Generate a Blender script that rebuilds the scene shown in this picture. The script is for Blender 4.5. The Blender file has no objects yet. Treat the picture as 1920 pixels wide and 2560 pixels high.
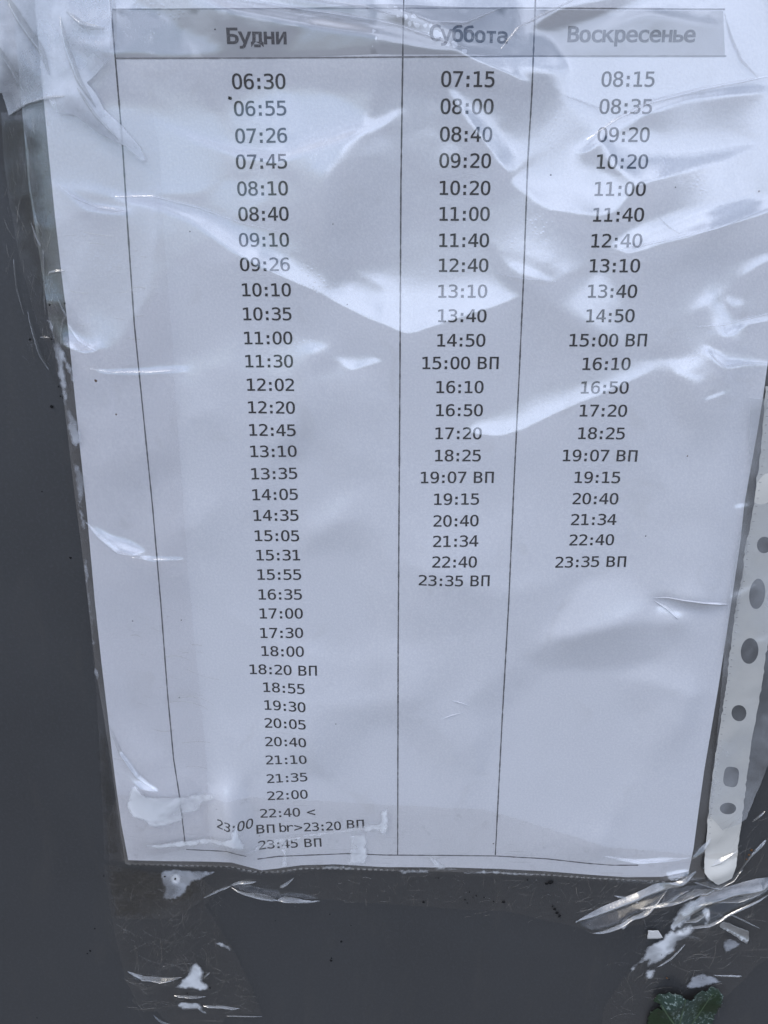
import bpy, math, random
import numpy as np
from mathutils import Vector
from mathutils.geometry import delaunay_2d_cdt, tessellate_polygon

random.seed(7)
RNG = np.random.default_rng(11)
scene = bpy.context.scene
C = scene.collection

# light and exposure settings
CLOUD_MIX, CLOUD_COL = 0.7, (15.9, 17.7, 22.4)
GROUND_COL, ADDED_TREE_COL = (1.35, 1.35, 1.45), (1.3, 1.5, 1.6)
SUN_E, SUN_ANGLE = 0.5, 18.0
EXPOSURE = 0.75
FILM_IOR = 2.3

# ------------------------------------------------------------------ camera
D = 0.2367                      # distance of the lens from the wall (m)
CAM_Z = 1.50
PITCH = math.radians(16.9)      # looking down
FPX, PW, PH = 1661.0, 1659.0, 2212.0   # focal length and frame size in the units the layout was measured in
cd = bpy.data.cameras.new('camera')
cam = bpy.data.objects.new('camera', cd)
C.objects.link(cam)
cam.location = (0, -D, CAM_Z)
cam.rotation_euler = (math.radians(90) - PITCH, 0, 0)
cd.sensor_fit = 'HORIZONTAL'
cd.sensor_width = 36.0
cd.lens = 36.0 * FPX / PW
cd.clip_start = 0.005
cd.clip_end = 100
scene.camera = cam

# ------------------------------------------------------------------ light
SUN_EL, SUN_AZ = math.radians(60), math.radians(224)   # azimuth from +Y towards +X: in front of the wall, to its left
world = bpy.data.worlds.new('World')
scene.world = world
world.use_nodes = True
nt = world.node_tree
nt.nodes.clear()
def N(tree, typ, **kw):
    n = tree.nodes.new(typ)
    for k, v in kw.items():
        setattr(n, k, v)
    return n
def math_node(tree, op, a, b=None, c=None, clamp=False):
    n = tree.nodes.new('ShaderNodeMath'); n.operation = op; n.use_clamp = clamp
    for i, v in enumerate((a, b, c)):
        if v is None: continue
        if isinstance(v, (int, float)): n.inputs[i].default_value = v
        else: tree.links.new(v, n.inputs[i])
    return n.outputs[0]
def mix_rgb(tree, fac, a, b, mode='MIX'):
    n = tree.nodes.new('ShaderNodeMix'); n.data_type = 'RGBA'; n.blend_type = mode
    for s, v in ((n.inputs['Factor'], fac), (n.inputs[6], a), (n.inputs[7], b)):
        if isinstance(v, (int, float)): s.default_value = v
        elif isinstance(v, tuple): s.default_value = v if len(v) == 4 else (*v, 1)
        else: tree.links.new(v, s)
    return n.outputs[2]
def noise(tree, vec, scale, detail=4, rough=0.55, dist=0.0):
    n = tree.nodes.new('ShaderNodeTexNoise')
    n.inputs['Scale'].default_value = scale; n.inputs['Detail'].default_value = detail
    n.inputs['Roughness'].default_value = rough; n.inputs['Distortion'].default_value = dist
    if vec is not None: tree.links.new(vec, n.inputs['Vector'])
    return n.outputs['Fac']
def smooth(tree, v, lo, hi, a=0.0, b=1.0):
    n = tree.nodes.new('ShaderNodeMapRange'); n.interpolation_type = 'SMOOTHSTEP'
    tree.links.new(v, n.inputs[0])
    for i, x in enumerate((lo, hi, a, b)): n.inputs[i + 1].default_value = x
    return n.outputs[0]

tc = N(nt, 'ShaderNodeTexCoord')
sep = N(nt, 'ShaderNodeSeparateXYZ'); nt.links.new(tc.outputs['Generated'], sep.inputs[0])
sky = N(nt, 'ShaderNodeTexSky'); sky.sky_type = 'NISHITA'
sky.sun_disc = False; sky.sun_elevation = SUN_EL; sky.sun_rotation = SUN_AZ
sky.air_density = 1.0; sky.dust_density = 1.0; sky.ozone_density = 1.5
dirv = tc.outputs['Generated']
cl = smooth(nt, noise(nt, dirv, 2.6, 6, 0.6, 0.3), 0.42, 0.62)
skyc = mix_rgb(nt, math_node(nt, 'MULTIPLY', cl, CLOUD_MIX), sky.outputs[0], CLOUD_COL)
added_tree_top = math_node(nt, 'MULTIPLY_ADD', noise(nt, dirv, 6.0, 5, 0.6), 0.20, -0.03)  # unseen tree line, added to give the film's reflections an edge
is_sky = smooth(nt, math_node(nt, 'SUBTRACT', sep.outputs[2], added_tree_top), -0.07, 0.14)
far = mix_rgb(nt, smooth(nt, sep.outputs[2], -0.03, 0.0), GROUND_COL, ADDED_TREE_COL)
wcol = mix_rgb(nt, is_sky, far, skyc)
bg = N(nt, 'ShaderNodeBackground'); bg.inputs['Strength'].default_value = 0.10
nt.links.new(wcol, bg.inputs['Color'])
wo = N(nt, 'ShaderNodeOutputWorld'); nt.links.new(bg.outputs[0], wo.inputs[0])

sl = bpy.data.lights.new('sun', 'SUN')
sl.energy = SUN_E; sl.angle = math.radians(SUN_ANGLE); sl.color = (1.0, 0.93, 0.82)
sun = bpy.data.objects.new('sun', sl); C.objects.link(sun)
sd = Vector((math.sin(SUN_AZ) * math.cos(SUN_EL), math.cos(SUN_AZ) * math.cos(SUN_EL), math.sin(SUN_EL)))
sun.rotation_euler = sd.to_track_quat('Z', 'Y').to_euler()
sun.location = sd * 3

vs = scene.view_settings
vs.view_transform = 'Standard'; vs.look = 'None'; vs.gamma = 1; vs.use_curve_mapping = False
vs.exposure = EXPOSURE
scene.render.engine = 'CYCLES'
scene.cycles.max_bounces = 12
scene.cycles.transparent_max_bounces = 24
scene.cycles.caustics_reflective = False

# ------------------------------------------------------------------ measuring the photograph onto the wall
ct, st = math.cos(PITCH), math.sin(PITCH)
SHEET_D = 0.0009
def W(px, py):
    """point (X, H) of the wall plane at a measured place; H is the height above the lens"""
    x = (np.asarray(px, float) - PW / 2) / FPX
    y = -(np.asarray(py, float) - PH / 2) / FPX
    dy = ct + y * st
    dz = -st + y * ct
    t = (D - SHEET_D) / dy          # the sheet stands about a millimetre off the wall
    return x * t, dz * t
def WL(pts):
    a = np.array(pts, float)
    X, H = W(a[:, 0], a[:, 1])
    return np.stack([X, H], 1)
def interp(pts, key, val, q):
    a = np.array(pts, float)
    o = np.argsort(a[:, key])
    a = a[o]
    y = np.interp(q, a[:, key], a[:, val])
    q = np.asarray(q, float)
    lo, hi = a[0], a[-1]                       # straight on beyond the ends
    s0 = (a[1, val] - a[0, val]) / (a[1, key] - a[0, key])
    s1 = (a[-1, val] - a[-2, val]) / (a[-1, key] - a[-2, key])
    y = np.where(q < lo[key], lo[val] + s0 * (q - lo[key]), y)
    return np.where(q > hi[key], hi[val] + s1 * (q - hi[key]), y)

# ------------------------------------------------------------------ relief: slopes drawn as facets, integrated to real heights
RES = 0.0004
X0, X1, H0, H1 = -0.18, 0.18, -0.33, 0.13
NX, NH = int((X1 - X0) / RES), int((H1 - H0) / RES)
gx_ = X0 + (np.arange(NX) + .5) * RES
gh_ = H0 + (np.arange(NH) + .5) * RES
KX = 2 * np.pi * np.fft.fftfreq(NX, RES)[None, :]
KH = 2 * np.pi * np.fft.fftfreq(NH, RES)[:, None]
K2 = KX ** 2 + KH ** 2
def gauss(a, s):
    return np.real(np.fft.ifft2(np.fft.fft2(a) * np.exp(-0.5 * K2 * s * s)))
def mask_of(poly):
    """raster mask of a polygon given in wall coordinates"""
    p = np.asarray(poly)
    m = np.zeros((NH, NX), bool)
    i0, i1 = np.clip(((p[:, 0].min() - X0) / RES, (p[:, 0].max() - X0) / RES + 2), 0, NX).astype(int)
    j0, j1 = np.clip(((p[:, 1].min() - H0) / RES, (p[:, 1].max() - H0) / RES + 2), 0, NH).astype(int)
    if i1 <= i0 or j1 <= j0: return m
    xx, hh = np.meshgrid(gx_[i0:i1], gh_[j0:j1])
    ins = np.zeros(xx.shape, bool)
    q = np.roll(p, 1, 0)
    for (ax, ah), (bx, bh) in zip(p, q):
        if ah == bh: continue
        c = ((ah > hh) != (bh > hh)) & (xx < (bx - ax) * (hh - ah) / (bh - ah) + ax)
        ins ^= c
    m[j0:j1, i0:i1] = ins
    return m
def cells(size, amp, rng, aniso=(1, 1)):
    """random tilts in Voronoi cells: a crumple"""
    n = int((X1 - X0) * (H1 - H0) / size ** 2 / (aniso[0] * aniso[1])) + 4
    px, ph = rng.uniform(X0, X1, n), rng.uniform(H0, H1, n)
    tx, th = rng.normal(0, amp, n), rng.normal(0, amp, n)
    s = 4
    xx, hh = np.meshgrid(gx_[::s], gh_[::s])
    wx = xx + 0.25 * size * np.sin(hh / size * 2.1 + 1.0); wh = hh + 0.25 * size * np.sin(xx / size * 1.7)
    best = np.full(xx.shape, 1e9); idx = np.zeros(xx.shape, int)
    for k in range(n):
        d = ((wx - px[k]) / aniso[0]) ** 2 + ((wh - ph[k]) / aniso[1]) ** 2
        b = d < best
        best[b] = d[b]; idx[b] = k
    up = lambda a: np.repeat(np.repeat(a, s, 0), s, 1)[:NH, :NX]
    def fit(a):
        o = np.zeros((NH, NX)); o[:a.shape[0], :a.shape[1]] = a; return o
    return fit(up(tx[idx])), fit(up(th[idx]))
def integrate(GX, GH, reach, blur):
    fx, fh = np.fft.fft2(GX), np.fft.fft2(GH)
    div = 1j * KX * fx + 1j * KH * fh
    h = -div / (K2 + 1.0 / reach ** 2) * np.exp(-0.5 * K2 * blur ** 2)
    return np.real(np.fft.ifft2(h))
def relief(facets, reach, blur, crumple=(), seed=1, gain=0.004, weight=1.0, feather=False, feather_lo=0.25):
    """facets: (polygon in measured units, degrees tilted to the sky, degrees turned to the right)"""
    rng = np.random.default_rng(seed)
    GX, GH = np.zeros((NH, NX)), np.zeros((NH, NX))
    for size, amp, an in crumple:
        a, b = cells(size, math.tan(math.radians(amp)), rng, an)
        GX += a * weight; GH += b * weight
    for poly, up, right in facets:
        w = WL(poly)
        m = mask_of(w)
        n_ = np.roll(w, -1, 0)
        area = abs((w[:, 0] * n_[:, 1] - w[:, 1] * n_[:, 0]).sum()) / 2
        thick = 2 * area / np.hypot(*(n_ - w).T).sum()
        g = min(2.1, 1 + gain / thick)             # narrow folds lose slope when integrated
        ramp = 1.0
        if feather and up > 0:                       # a fold swells slowly and ends in a sharp crease
            c = np.cumsum(m[::-1], 0)[::-1]          # how far below the fold's upper edge, column by column
            tot = np.maximum(m.sum(0, keepdims=True), 1)
            ramp = (feather_lo + (1 - feather_lo) * (c / tot) ** 0.8)[m] * 1.15
        GH[m] = -math.tan(math.radians(up)) * g * ramp; GX[m] = -math.tan(math.radians(right)) * g * ramp
    return integrate(GX, GH, reach, blur)
def sample(F, X, H):
    u = np.clip((np.asarray(X) - X0) / RES - .5, 0, NX - 1.001); v = np.clip((np.asarray(H) - H0) / RES - .5, 0, NH - 1.001)
    i, j = u.astype(int), v.astype(int); a, b = u - i, v - j
    return (F[j, i] * (1 - a) + F[j, i + 1] * a) * (1 - b) + (F[j + 1, i] * (1 - a) + F[j + 1, i + 1] * a) * b

# ------------------------------------------------------------------ outlines (measured)
PAPER_L = [(93, 200), (105, 330), (118, 460), (131, 575), (145, 690), (159, 830), (172, 960), (188, 1110), (205, 1300), (219, 1430), (232, 1540), (247, 1670), (262, 1780), (277, 1858)]
PAPER_R = [(1660, 772), (1648, 860), (1634, 945), (1622, 1010), (1608, 1090), (1598, 1180), (1586, 1260), (1571, 1360), (1551, 1490), (1534, 1590), (1522, 1659), (1510, 1744), (1498, 1834), (1488, 1882)]
PAPER_B = [(277, 1858), (350, 1860), (440, 1861), (500, 1863), (530, 1871), (565, 1880), (600, 1876), (650, 1869), (725, 1867), (829, 1873), (980, 1874), (1080, 1877), (1180, 1882), (1280, 1890), (1355, 1895), (1430, 1894), (1488, 1882)]
SLEEVE_L = [(40, 150), (62, 400), (88, 570), (106, 690), (124, 760), (136, 850), (145, 930), (160, 1060), (182, 1230), (200, 1390), (207, 1450), (226, 1560), (243, 1670), (258, 1780), (270, 1862)]
SEAM = [(262, 1866), (500, 1872), (540, 1880), (600, 1886), (650, 1878), (725, 1875), (829, 1881), (980, 1883), (1180, 1891), (1290, 1899), (1400, 1903), (1480, 1902), (1520, 1899)]
STRIP_L = [(1655, 835), (1652, 891), (1640, 1004), (1629, 1079), (1618, 1154), (1612, 1175), (1605, 1241), (1594, 1291), (1580, 1394), (1569, 1483), (1554, 1578), (1540, 1679), (1527, 1804), (1519, 1880)]
STRIP_R = [(1690, 1200), (1668, 1340), (1646, 1475), (1637, 1531), (1627, 1578), (1617, 1659), (1609, 1714), (1602, 1774), (1594, 1849), (1580, 1893)]

# paper relief
def soft_pos(a, k=0.0003):
    return k * np.logaddexp(0, a / k)
paper_facets = [
    ([(1405, 1290), (1440, 1284), (1500, 1292), (1572, 1303), (1572, 1318), (1500, 1312), (1430, 1300)], -24, 0),
    ([(1412, 1296), (1440, 1292), (1465, 1312), (1475, 1334), (1445, 1336), (1422, 1318)], 20, -16),
    ([(1240, 1262), (1330, 1235), (1400, 1275), (1410, 1298), (1250, 1368), (1180, 1365)], 7, -3),
    ([(1130, 1420), (1170, 1390), (1270, 1352), (1400, 1330), (1440, 1345), (1430, 1420), (1300, 1460), (1190, 1450)], -9, 3),
    ([(990, 1520), (1110, 1430), (1180, 1460), (1100, 1540)], -6, 5),
    ([(1440, 800), (1500, 830), (1500, 900), (1470, 930), (1440, 880)], -6, -8),
    ([(490, 1700), (530, 1690), (585, 1875), (555, 1885), (520, 1860)], 4, 20),
    ([(430, 1700), (490, 1700), (520, 1862), (470, 1862)], 3, -13),
    ([(600, 1690), (700, 1700), (680, 1740), (620, 1800), (590, 1870)], 8, 6),
    ([(450, 1180), (560, 1180), (700, 1320), (700, 1420), (560, 1300)], -4, 5),
    ([(600, 1310), (760, 1380), (700, 1420), (560, 1360)], 5, 0),
    ([(440, 1440), (520, 1420), (620, 1600), (640, 1700), (560, 1690), (480, 1560)], 6, -6),
    ([(660, 1500), (820, 1560), (850, 1700), (760, 1720), (680, 1640)], -4, 5),
]
PAPER_F = relief([(p, u * 1.8, r * 1.8) for p, u, r in paper_facets], 0.030, 0.0011, [(0.034, 6.0, (1, 1.3)), (0.016, 2.6, (1, 1))], seed=5, gain=0.0)
MID_PAPER = np.clip(gauss(mask_of(WL([(150, -150), (150, 330), (195, 800), (260, 1400), (310, 1825), (520, 1830), (560, 1845), (620, 1840), (900, 1835), (1440, 1850), (1475, 1700), (1530, 1330), (1580, 900), (1700, -150)])).astype(float), 0.004), 0, 1)
def paper_h(X, H):
    return 0.0007 + soft_pos(sample(PAPER_F, X, H) + 0.0004, 0.0002) * (0.12 + 0.88 * sample(MID_PAPER, X, H))

# front film of the sleeve: the broad folds that catch the sky
film_facets = [
    ([(92, 240), (300, 245), (345, 480), (330, 640), (250, 760), (150, 740), (110, 420)], 6, -3),
    ([(1440, 40), (1665, 0), (1700, 420), (1500, 470), (1420, 250)], 5, 0),
    # dark calm areas first, then the folds that face the sky
    ([(240, 120), (870, 125), (1000, 150), (960, 235), (560, 232), (330, 238), (235, 228)], -5, 0),
    ([(120, 238), (560, 235), (830, 200), (960, 210), (950, 300), (640, 330), (420, 420), (250, 420), (120, 300)], 4, 0),
    ([(310, 250), (420, 268), (520, 290), (600, 302), (660, 280), (740, 248), (830, 225), (870, 240), (830, 275), (740, 308), (650, 337), (600, 350), (520, 337), (420, 302)], 15, 0),
    ([(330, 425), (430, 446), (520, 480), (640, 510), (860, 503), (1000, 518), (1195, 606), (1130, 640), (1000, 682), (880, 725), (800, 690), (700, 640), (560, 575), (500, 540), (420, 480)], 15, 2),
    ([(200, 400), (330, 423), (500, 480), (420, 478), (330, 445), (260, 432)], 10, 0),
    ([(965, 193), (1040, 200), (1110, 208), (1150, 215), (1220, 210), (1150, 330), (1100, 380), (1060, 330), (1000, 250)], 15, 8),
    ([(1100, 385), (1240, 300), (1265, 330), (1300, 370), (1380, 385), (1330, 460), (1290, 470), (1180, 450), (1110, 400)], 14, -6),
    ([(1230, 315), (1300, 260), (1400, 215), (1500, 195), (1659, 160), (1659, 195), (1480, 215), (1380, 250), (1300, 300), (1265, 330)], 17, -5),
    ([(1290, 280), (1580, 285), (1640, 310), (1560, 345), (1420, 385), (1380, 400), (1320, 360)], 15, 4),
    ([(1340, 500), (1450, 460), (1600, 430), (1665, 420), (1665, 452), (1560, 490), (1420, 525), (1350, 550), (1325, 530)], 17, -4),
    ([(1665, 535), (1560, 575), (1480, 604), (1380, 682), (1270, 742), (1130, 802), (1090, 872), (1020, 905), (1010, 935), (1080, 942), (1130, 927), (1200, 892), (1330, 837), (1400, 802), (1430, 752), (1480, 682), (1545, 640), (1630, 580), (1665, 560)], 15, 5),
    ([(1110, 580), (1190, 610), (1300, 560), (1250, 640), (1130, 690)], -5, 5),
    ([(1570, 640), (1600, 630), (1610, 650), (1580, 668)], 16, 5),
    ([(1560, 720), (1600, 690), (1665, 672), (1665, 690), (1610, 700), (1572, 726)], 18, 0),
    ([(1515, 745), (1560, 762), (1600, 765), (1665, 770), (1665, 788), (1600, 786), (1560, 793), (1540, 780)], 18, 3),
    ([(1510, 855), (1530, 845), (1570, 835), (1572, 842), (1535, 856), (1512, 866)], 16, 0),
    ([(1578, 920), (1600, 910), (1618, 930), (1600, 1060), (1588, 1100), (1576, 1080)], 6, 16),
    ([(1580, 1085), (1625, 1072), (1618, 1090), (1580, 1098)], 22, 0),
    # top edge of the frame: folds and taped-over film
    ([(430, -60), (1000, -60), (1120, 10), (1090, 70), (1010, 75), (880, 45), (700, 15), (560, -5)], 12, 4),
    ([(430, -5), (560, 8), (700, 30), (830, 65), (960, 90), (1010, 118), (930, 114), (830, 94), (600, 50), (500, 32)], 16, -4),
    ([(1180, 60), (1400, -20), (1665, -60), (1665, 110), (1575, 125), (1560, 60), (1400, 30), (1240, 75)], 11, -5),
    ([(1140, 60), (1210, 20), (1400, -5), (1300, 45), (1230, 80), (1150, 110)], -10, 6),
    ([(980, 110), (1070, 90), (1130, 150), (1220, 190), (1130, 180), (1010, 132)], 16, 2),
    ([(1570, 125), (1665, 110), (1665, 150), (1560, 190), (1400, 215), (1300, 215), (1420, 185), (1560, 165)], 12, 6),
    ([(130, -40), (240, -40), (243, 60), (200, 70), (150, 30)], 13, 0),
    ([(120, 60), (240, 85), (240, 110), (170, 95)], 18, 0),
    # left margin
    ([(95, 330), (160, 345), (230, 395), (250, 420), (150, 410), (108, 395)], 9, 0),
    ([(120, 395), (150, 410), (200, 440), (275, 452), (270, 462), (190, 452)], 18, -2),
    ([(145, 695), (178, 725), (212, 752), (195, 764), (158, 748)], 24, -6),
    ([(200, 793), (235, 798), (320, 797), (400, 793), (400, 797), (320, 803), (232, 804)], 26, 0),
    ([(165, 855), (178, 868), (196, 905), (188, 908), (172, 880)], 24, -10),
    ([(190, 1130), (215, 1150), (242, 1176), (290, 1192), (316, 1188), (290, 1163), (250, 1138), (212, 1098)], 24, -6),
    ([(290, 1196), (330, 1199), (400, 1200), (400, 1205), (330, 1206)], 28, 0),
    ([(235, 1565), (252, 1600), (284, 1640), (335, 1688), (350, 1702), (300, 1692), (262, 1662), (240, 1622)], 30, -10),
    ([(1340, 1810), (1420, 1760), (1500, 1790), (1490, 1850), (1400, 1850)], 18, -8),
    ([(1430, 1875), (1488, 1862), (1486, 1885), (1440, 1895)], 34, -6),
    ([(1300, 1846), (1380, 1853), (1480, 1846), (1480, 1852), (1380, 1860), (1310, 1853)], 34, 0),
    ([(560, 520), (700, 560), (830, 620), (830, 700), (700, 640), (560, 570)], 14, -3),
    ([(720, 770), (790, 745), (830, 780), (760, 800)], 8, 0),
]
_xx, _hh = np.meshgrid(gx_, gh_)
CRUMPLED = 0.75 + 1.1 / (1 + np.exp(-(_hh - 0.035) / 0.010)) + 0.9 / (1 + np.exp(-(_xx - 0.078 - 0.15 * (0.0 - _hh)) / 0.008)) * (_hh > -0.10) + 0.7 / (1 + np.exp((_xx + 0.085) / 0.006))
FILM_F = relief(film_facets, 0.016, 0.0006, [(0.030, 3.2, (1.6, 1)), (0.013, 2.2, (2.2, 1)), (0.006, 1.0, (2.0, 1))], seed=12, weight=CRUMPLED, feather=True)
SLEEVE_POLY = WL(SLEEVE_L + SEAM[1:] + [(1540, 1890), (1600, 1850), (1700, 1200), (1760, 700), (1860, -150), (0, -150)])
IN_SLEEVE = np.clip(gauss(mask_of(SLEEVE_POLY).astype(float), 0.0012), 0, 1)
IN_PAPER = np.clip(gauss(mask_of(WL(PAPER_L + PAPER_B[1:] + PAPER_R[::-1] + [(1790, -150), (55, -150)])).astype(float), 0.0030), 0, 1)
def film_h(X, H):
    return paper_h(X, H) + 0.00022 + soft_pos(sample(FILM_F, X, H) + 0.0002)
def stack_h(X, H):
    m = sample(IN_SLEEVE, X, H)
    return 0.0001 + film_h(X, H) * m

# ------------------------------------------------------------------ mesh helpers
def link(name, verts, faces, mat, parent=None, uv=None, smooth_=True):
    me = bpy.data.meshes.new(name)
    me.from_pydata([tuple(v) for v in verts], [], [tuple(f) for f in faces])
    me.materials.append(mat)
    if smooth_:
        me.polygons.foreach_set('use_smooth', [True] * len(me.polygons))
    me.update()
    o = bpy.data.objects.new(name, me)
    C.objects.link(o)
    if parent is not None: o.parent = parent
    return o
def thing(name, label, cat, group=None):
    o = bpy.data.objects.new(name, None); C.objects.link(o)
    o.empty_display_size = 0.02
    o['label'] = label; o['category'] = cat
    if group: o['group'] = group
    return o
def to3(X, H, d):
    return np.stack([X, -d, H + CAM_Z], -1)
def grid_faces(nv, nu):
    j, i = np.meshgrid(np.arange(nv - 1), np.arange(nu - 1), indexing='ij')
    a = (j * nu + i).ravel()
    return np.stack([a, a + nu, a + nu + 1, a + 1], 1)        # facing the camera (-Y)
def lifted(X, H, hf):
    """allow for how far the surface stands off the wall"""
    X, H = np.asarray(X, float), np.asarray(H, float)
    x, h = X, H
    for _ in range(2):
        k = (D - hf(x, h)) / (D - SHEET_D)
        x, h = X * k, H * k
    return x, h
def grid_patch(name, left, right, bottom, ytop, nu, nv, hf, mat, parent, thick=0.0):
    """sheet bounded by measured left, right and bottom edges"""
    u, v = np.meshgrid(np.linspace(0, 1, nu), np.linspace(0, 1, nv))
    ymid = ytop + (interp(bottom, 0, 1, np.full_like(u, 800.)) - ytop) * v
    for _ in range(3):
        xl, xr = interp(left, 1, 0, ymid), interp(right, 1, 0, ymid)
        x = xl + (xr - xl) * u
        ymid = ytop + (interp(bottom, 0, 1, x) - ytop) * v
    X, H = lifted(*W(x, ymid), hf)
    P = to3(X, H, hf(X, H)).reshape(-1, 3)
    return link(name, P, grid_faces(nv, nu), mat, parent)
def inside(poly, pts):
    p = np.asarray(poly); q = np.roll(p, 1, 0)
    ins = np.zeros(len(pts), bool)
    for (ax, ay), (bx, by) in zip(p, q):
        if ay == by: continue
        ins ^= ((ay > pts[:, 1]) != (by > pts[:, 1])) & (pts[:, 0] < (bx - ax) * (pts[:, 1] - ay) / (by - ay) + ax)
    return ins
def resample(poly, step, rough=0.0, rng=None):
    out = []
    p = np.asarray(poly); n = len(p)
    for i in range(n):
        a, b = p[i], p[(i + 1) % n]
        L = np.hypot(*(b - a)); k = max(1, int(L / step))
        for t in np.arange(k) / k:
            q = a + (b - a) * t
            if rough and rng is not None and t > 0:
                q = q + rng.normal(0, rough, 2)
            out.append(q)
    return np.array(out)
def patch(name, poly_px, hf, mat, parent=None, step=0.001, holes_px=(), rough=0.0, seed=0):
    """film cut to a measured outline (with real holes), meshed finely enough to take the relief"""
    rng = np.random.default_rng(seed)
    w0 = WL(poly_px)
    k0 = (D - float(np.mean(hf(w0[:, 0], w0[:, 1])))) / (D - SHEET_D)       # allow for how far off the wall it lies
    outer = resample(w0 * k0, step * 1.2, rough, rng)
    rings = [outer] + [resample(WL(h) * k0, step * 0.7) for h in holes_px]
    lo, hi = outer.min(0), outer.max(0)
    xx, hh = np.meshgrid(np.arange(lo[0], hi[0], step), np.arange(lo[1], hi[1], step))
    xx[1::2] += step / 2
    pts = np.stack([xx.ravel(), hh.ravel()], 1)
    pts = pts + rng.uniform(-.2, .2, pts.shape) * step
    ok = inside(outer, pts)
    for h in rings[1:]: ok &= ~inside(h, pts)
    allr = np.concatenate(rings)
    pts = pts[ok]
    if len(pts):
        keep = np.ones(len(pts), bool)
        for r in np.array_split(allr, max(1, len(allr) // 50)):
            keep &= (((pts[:, None, :] - r[None]) ** 2).sum(-1) > (0.4 * step) ** 2).all(1)
        pts = pts[keep]
    verts = [Vector((float(a) * 100, float(b) * 100)) for a, b in np.concatenate([allr, pts])]
    edges, k = [], 0
    for r in rings:
        n = len(r); edges += [(k + i, k + (i + 1) % n) for i in range(n)]; k += n
    vo, _e, fo, *_ = delaunay_2d_cdt(verts, edges, [], 0, 1e-6)
    V = np.array([(v[0] / 100, v[1] / 100) for v in vo])
    F = np.array([f for f in fo if len(f) == 3])
    cen = V[F].mean(1)
    ok = inside(outer, cen)
    for h in rings[1:]: ok &= ~inside(h, cen)
    F = F[ok]
    a, b, c = V[F[:, 0]], V[F[:, 1]], V[F[:, 2]]
    flip = ((b[:, 0] - a[:, 0]) * (c[:, 1] - a[:, 1]) - (b[:, 1] - a[:, 1]) * (c[:, 0] - a[:, 0])) < 0
    F[flip] = F[flip][:, ::-1]
    P = to3(V[:, 0], V[:, 1], hf(V[:, 0], V[:, 1]))
    o = link(name, P, F, mat, parent)
    far_ = np.concatenate([np.sqrt(((c[:, None, :] - outer[None]) ** 2).sum(-1)).min(1) for c in np.array_split(V, max(1, len(V) // 2000))])
    at = o.data.attributes.new('edge', 'FLOAT', 'POINT')      # distance to the cut edge, in millimetres
    at.data.foreach_set('value', (far_ * 1000).astype(np.float32))
    return o
def fold(name, line_px, width_px, rise, hf, mat, parent, lean=0.5, seed=0, step=0.0007, rough=0.05):
    """a pinched fold standing up from a film along a measured path: flat foot, crest, flat foot"""
    rng = np.random.default_rng(seed)
    p = WL(line_px)
    s = np.concatenate([[0], np.cumsum(np.hypot(*np.diff(p, axis=0).T))])
    n = max(6, int(s[-1] / step) + 1)
    q = np.linspace(0, s[-1], n)
    c = np.stack([np.interp(q, s, p[:, 0]), np.interp(q, s, p[:, 1])], 1)
    t = np.gradient(c, axis=0); t /= np.maximum(np.hypot(t[:, 0], t[:, 1])[:, None], 1e-9)
    nrm = np.stack([-t[:, 1], t[:, 0]], 1)
    if nrm[:, 1].mean() < 0: nrm = -nrm            # towards the top
    fr = np.linspace(0, 1, n)
    wob = 1 + rough * np.convolve(rng.normal(0, 1, n + 18), np.hanning(19) / 3.5, 'valid')
    w = np.interp(fr, np.linspace(0, 1, len(width_px)), width_px) * D / FPX * 0.85 * wob
    taper = np.minimum(1, np.minimum(fr, 1 - fr) * 6 + 0.12)
    rows = np.array([0.0, 0.18, 0.36, 0.5, 0.62, 0.76, 0.88, 1.0])      # from the top foot to the lower foot
    prof = np.interp(rows, [0, lean, 1], [0, 1, 0]) ** 0.85
    V, Dp = [], []
    for r, pr in zip(rows, prof):
        pos = c + nrm * ((0.5 - r) * w * (0.4 + 0.6 * taper))[:, None]
        V.append(pos); Dp.append(hf(pos[:, 0], pos[:, 1]) + 0.00004 + pr * rise * taper * w / w.max() * (1 + 0.5 * (wob - 1)))
    V = np.concatenate(V); Dp = np.concatenate(Dp)
    F = grid_faces(len(rows), n)
    A, B, Cc = V[F[0][0]], V[F[0][1]], V[F[0][2]]
    if (B[0] - A[0]) * (Cc[1] - A[1]) - (B[1] - A[1]) * (Cc[0] - A[0]) < 0: F = F[:, ::-1]
    return link(name, to3(V[:, 0], V[:, 1], Dp), F, mat, parent)
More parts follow.
